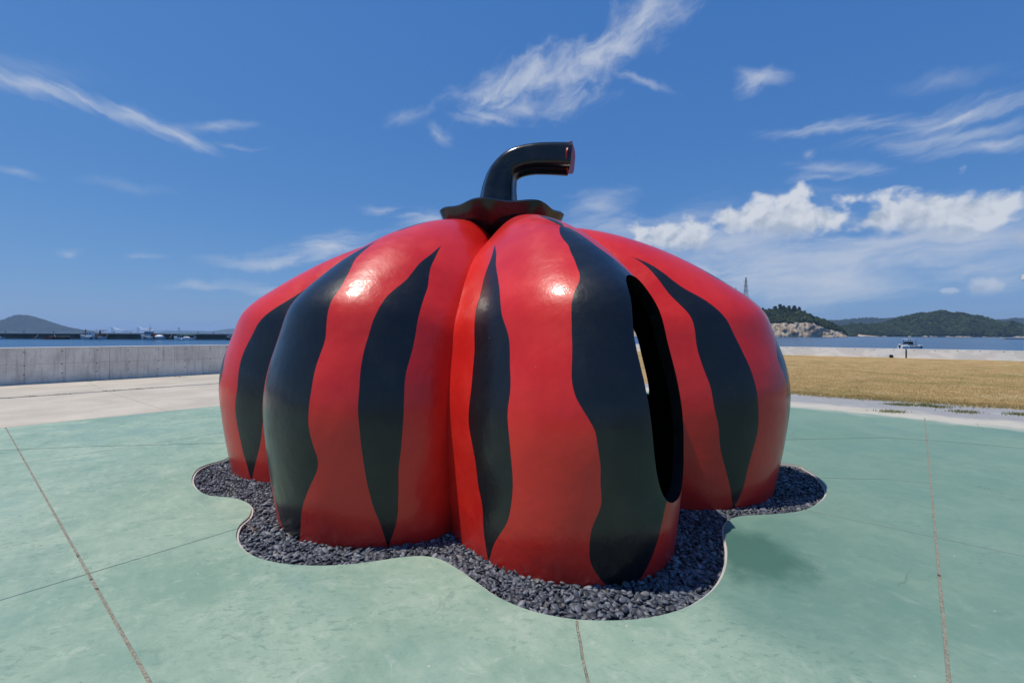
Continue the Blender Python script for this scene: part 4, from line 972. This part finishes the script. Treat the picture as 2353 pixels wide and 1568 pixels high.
head = [(1380, 768), (1410, 752), (1450, 735), (1520, 722), (1600, 716), (1680, 712)] + [Z2(*q) for q in ((150, 392), (250, 400), (375, 380), (440, 384), (520, 394), (600, 438), (700, 474), (780, 500), (840, 548), (885, 602))]
def steep_cliff(t): return min(1, .55 * (min(t, .3) / .3) ** .8 + .45 * max(0, (t - .3) / .7) ** 1.1) if t > 0 else 0
def rock_head(t, x_, z_, e):
    nn = mnoise.noise(Vector((x_ / 60, 0, 5)))
    return max(0.0, min(1.0, (.62 + .18 * nn - z_ / max(e[1], 8)) * 5)) if t < 1.2 else 0.0
V, RK = hill('headland', head, 905, 55, 260, 300, 44, steep_cliff, rock_head, 1.6, 4.0, 3.5)
forest('headland_wood', V, RK, 24000, 2.3, maxrow=60)
mid = [Z2(*q) for q in ((760, 603), (850, 553), (950, 523), (1080, 508), (1250, 516), (1380, 516), (1480, 466), (1580, 426), (1690, 397), (1780, 426), (1840, 418), (1900, 438), (1990, 446), (2080, 476), (2160, 496), (2250, 496), (2350, 526), (2600, 540), (2900, 560), (3300, 604))]
def steep_hill(t): return .18 * min(t / .12, 1) + .82 * max(0, (t - .1) / .9) ** 1.15 if t > 0 else 0
def rock_mid(t, x_, z_, e):
    nn = mnoise.noise(Vector((x_ / 45, 0, 9))) + .5 * mnoise.noise(Vector((x_ / 17, 0, 2)))
    return max(0.0, min(1.0, (10 * max(0, nn + .12) - z_ + 3) * .25)) if t < .5 else 0.0
V, RK = hill('wooded_hill', mid, 1450, 150, 420, 420, 46, steep_hill, rock_mid, 2.2, 11.0, 3.0)
forest('hill_wood', V, RK, 42000, 3.6, maxrow=62, zmin=2.0)
ridge = [(1840, 766)] + [Z2(*q) for q in ((700, 500), (775, 474), (930, 472), (1080, 452), (1200, 457), (1300, 452), (1480, 460), (1700, 455), (1900, 462), (2100, 467), (2200, 470), (2270, 457), (2350, 457), (2700, 470), (3100, 560), (3300, 600))]
V, RK = hill('far_ridge', ridge, 3600, 300, 700, 220, 20, steep_hill, lambda *a: 0.0, 6.0, 21.0)
forest('ridge_wood', V, RK, 16000, 5, maxrow=24)
isl = [(-130, 764), (-90, 756), (-50, 748)] + [zz5(*q) for q in ((0, 365), (170, 292), (300, 242), (430, 177), (510, 157), (600, 167), (700, 202), (900, 317), (1130, 412), (1300, 482), (1480, 537), (1600, 587), (1670, 632), (1730, 720))]
V, RK = hill('island', isl, 3900, 260, 600, 160, 24, steep_hill, lambda *a: 0.0, 3.0, 31.0)
forest('island_wood', V, RK, 16000, 3.4, maxrow=30)
farl = [(360, 763), (380, 760.5), (420, 759.5), (470, 760.5), (500, 760), (511, 757), (525, 755), (540, 754.5), (560, 757), (600, 759), (700, 757), (800, 763)]
V, RK = hill('far_shore', farl, 8200, 500, 900, 120, 10, steep_hill, lambda *a: 0.0, 3.0, 41.0)

# suspension bridge far off in the haze
Yb = 7600.0
bpx = [145, 258, 317, 411]
b0 = AT(130, 759, Yb); b1 = AT(470, 759, Yb); zd = AT(250, 759.3, Yb).z
bg_ = empty('suspension_bridge', ((b0.x + b1.x) / 2, Yb, SEA), label='pale suspension bridge faint in the haze behind the breakwater', cat='bridge'); cxb = (b0.x + b1.x) / 2
add('deck', M_steel, bg_, lambda bm: box(bm, (-(b1.x - b0.x) / 2, -14, zd - SEA - 5), ((b1.x - b0.x) / 2, 14, zd - SEA + 5)))
zt = AT(250, 751, Yb).z - SEA; tx = [AT(q, 759, Yb).x - cxb for q in bpx]
for x_ in tx:
    add('tower', M_steel, bg_, lambda bm: ([box(bm, (x_ - 6, s * 14 - 4, -2), (x_ + 6, s * 14 + 4, zt)) for s in (-1, 1)], box(bm, (x_ - 5, -10, zt - 14), (x_ + 5, 10, zt - 6))))
add('anchorage', M_conc, bg_, lambda bm: box(bm, (AT(284, 759, Yb).x - cxb, -22, -2), (AT(293, 759, Yb).x - cxb, 22, zd - SEA - 5.1)))
for xa, xb in zip(tx, tx[1:]):
    add('main_cable', M_steel, bg_, lambda bm: [tube(bm, [(xa + (xb - xa) * k / 12, s, (zd - SEA + 9) + (zt - zd + SEA - 9) * (2 * k / 12 - 1) ** 2) for k in range(13)], 1.6, 5) for s in (-14, 14)])

# lattice pylon on the headland
pyl = empty('lattice_pylon', (*AT(1713, 712, 960).xy, AT(1713, 712, 960).z - 6), label='tall steel lattice power pylon on the headland beside the sculpture', cat='pylon')
Hp = AT(1713, 637, 960).z - AT(1713, 712, 960).z + 6
def wid(z_): return 5.6 * (1 - z_ / Hp) ** 1.15 + .7
lv = [Hp * q for q in (0, .13, .25, .36, .46, .55, .63, .70, .77, .83, .89, .95, 1.0)]
for sx in (-1, 1):
    for s_ in (-1, 1): add('leg', M_steel, pyl, lambda bm: tube(bm, [(sx * wid(z_), s_ * wid(z_), z_) for z_ in lv], .38, 5))
def bracing(bm):
    for z0_, z1_ in zip(lv, lv[1:]):
        a, b = wid(z0_), wid(z1_)
        for s_ in (-1, 1):
            tube(bm, [(-a, s_ * a, z0_), (b, s_ * b, z1_)], .24, 4); tube(bm, [(a, s_ * a, z0_), (-b, s_ * b, z1_)], .24, 4); tube(bm, [(-b, s_ * b, z1_), (b, s_ * b, z1_)], .24, 4)
            tube(bm, [(s_ * a, -a, z0_), (s_ * b, b, z1_)], .24, 4); tube(bm, [(s_ * a, a, z0_), (s_ * b, -b, z1_)], .24, 4)
add('bracing', M_steel, pyl, bracing)
for z_ in (Hp * .62, Hp * .76, Hp * .88):
    add('crossarm', M_steel, pyl, lambda bm: (tube(bm, [(-6.2, 0, z_), (0, .6, z_ + 1.2), (6.2, 0, z_)], .22, 5), tube(bm, [(-6.2, 0, z_), (6.2, 0, z_)], .22, 5)))
bea = AT(2094, 763.5, 1390); bz = 5.5
bt = empty('white_beacon', (bea.x, bea.y, bea.z - 2), label='tiny white beacon tower among trees above the shore rocks', cat='beacon')
add('tower', M_white, bt, lambda bm: tube(bm, [(0, 0, -1), (0, 0, 7.5)], [1.6, 1.0], 10), True)
add('lantern', M_white, bt, lambda bm: tube(bm, [(0, 0, 7.51), (0, 0, 9)], .8, 8), True)

# single trees that stand out on the headland skyline
tv1, tf1 = ico(1)
def tree(x_, y_, z_, h_, label):
    t = empty('pine_tree', (x_, y_, z_), label=label, cat='tree', group='trees along the headland skyline')
    add('trunk', M_bark, t, lambda bm: tube(bm, [(0, 0, -1), (.2, 0, h_ * .4), (.1, .1, h_ * .85)], [.35, .25, .1], 6))
    n = 60; a = rng.uniform(0, 2 * np.pi, n); k = rng.uniform(0, 1, n) ** .7; rr = h_ * .36 * np.sqrt(rng.uniform(.05, 1, n)) * (1.1 - .75 * k)
    p = np.column_stack([np.cos(a) * rr, np.sin(a) * rr, h_ * (.42 + .58 * k)])
    s_ = h_ * .12 * rng.lognormal(0, .25, n)[:, None] * np.array([[1.1, 1.1, .7]])
    scatter('crown', tv1, tf1, p, s_, rotmats(n, .6), M_leaf, .4, False, tint=np.clip(rng.normal(.35, .25, n), 0, 1), parent=t)
for kt, (px, h_) in enumerate(((1738, 7), (1752, 8), (1766, 6.5), (1780, 9), (1792, 11), (1800, 8.5), (1812, 9), (1824, 10.5), (1836, 9.5), (1848, 8), (1862, 7), (1876, 6.5), (1890, 7), (1903, 6))):
    hx2 = np.interp(px, [q[0] for q in head], [q[1] for q in head]); p = AT(px, hx2, 903)
    tree(p.x, p.y, p.z - 1.5, h_, '%s dark bushy tree%s on the headland skyline above the cliff' % (ORD[kt], '' if kt in (0, 13) else ' from the sculpture'))

# ------------------------------------------------------------ haze
def f_haze():
    m = bpy.data.materials.new('sea_haze'); m.use_nodes = True; nt = m.node_tree; nt.nodes.clear()
    v = nt.nodes.new('ShaderNodeVolumePrincipled'); v.inputs['Color'].default_value = (.55, .74, .97, 1); v.inputs['Density'].default_value = 8.5e-5; v.inputs['Anisotropy'].default_value = .2
    o = nt.nodes.new('ShaderNodeOutputMaterial'); nt.links.new(v.outputs[0], o.inputs['Volume']); return m
bm = bmesh.new(); box(bm, (-14000, -8000, SEA - 6), (14000, 20000, 205)); from_bm('haze', bm, f_haze(), kind='stuff')
scene.cycles.volume_bounces = 1; scene.cycles.max_bounces = 8; scene.cycles.use_denoising = True
print('K', K, 'APEX', APEX, 'CORNER', CORNER, 'seams', sm)
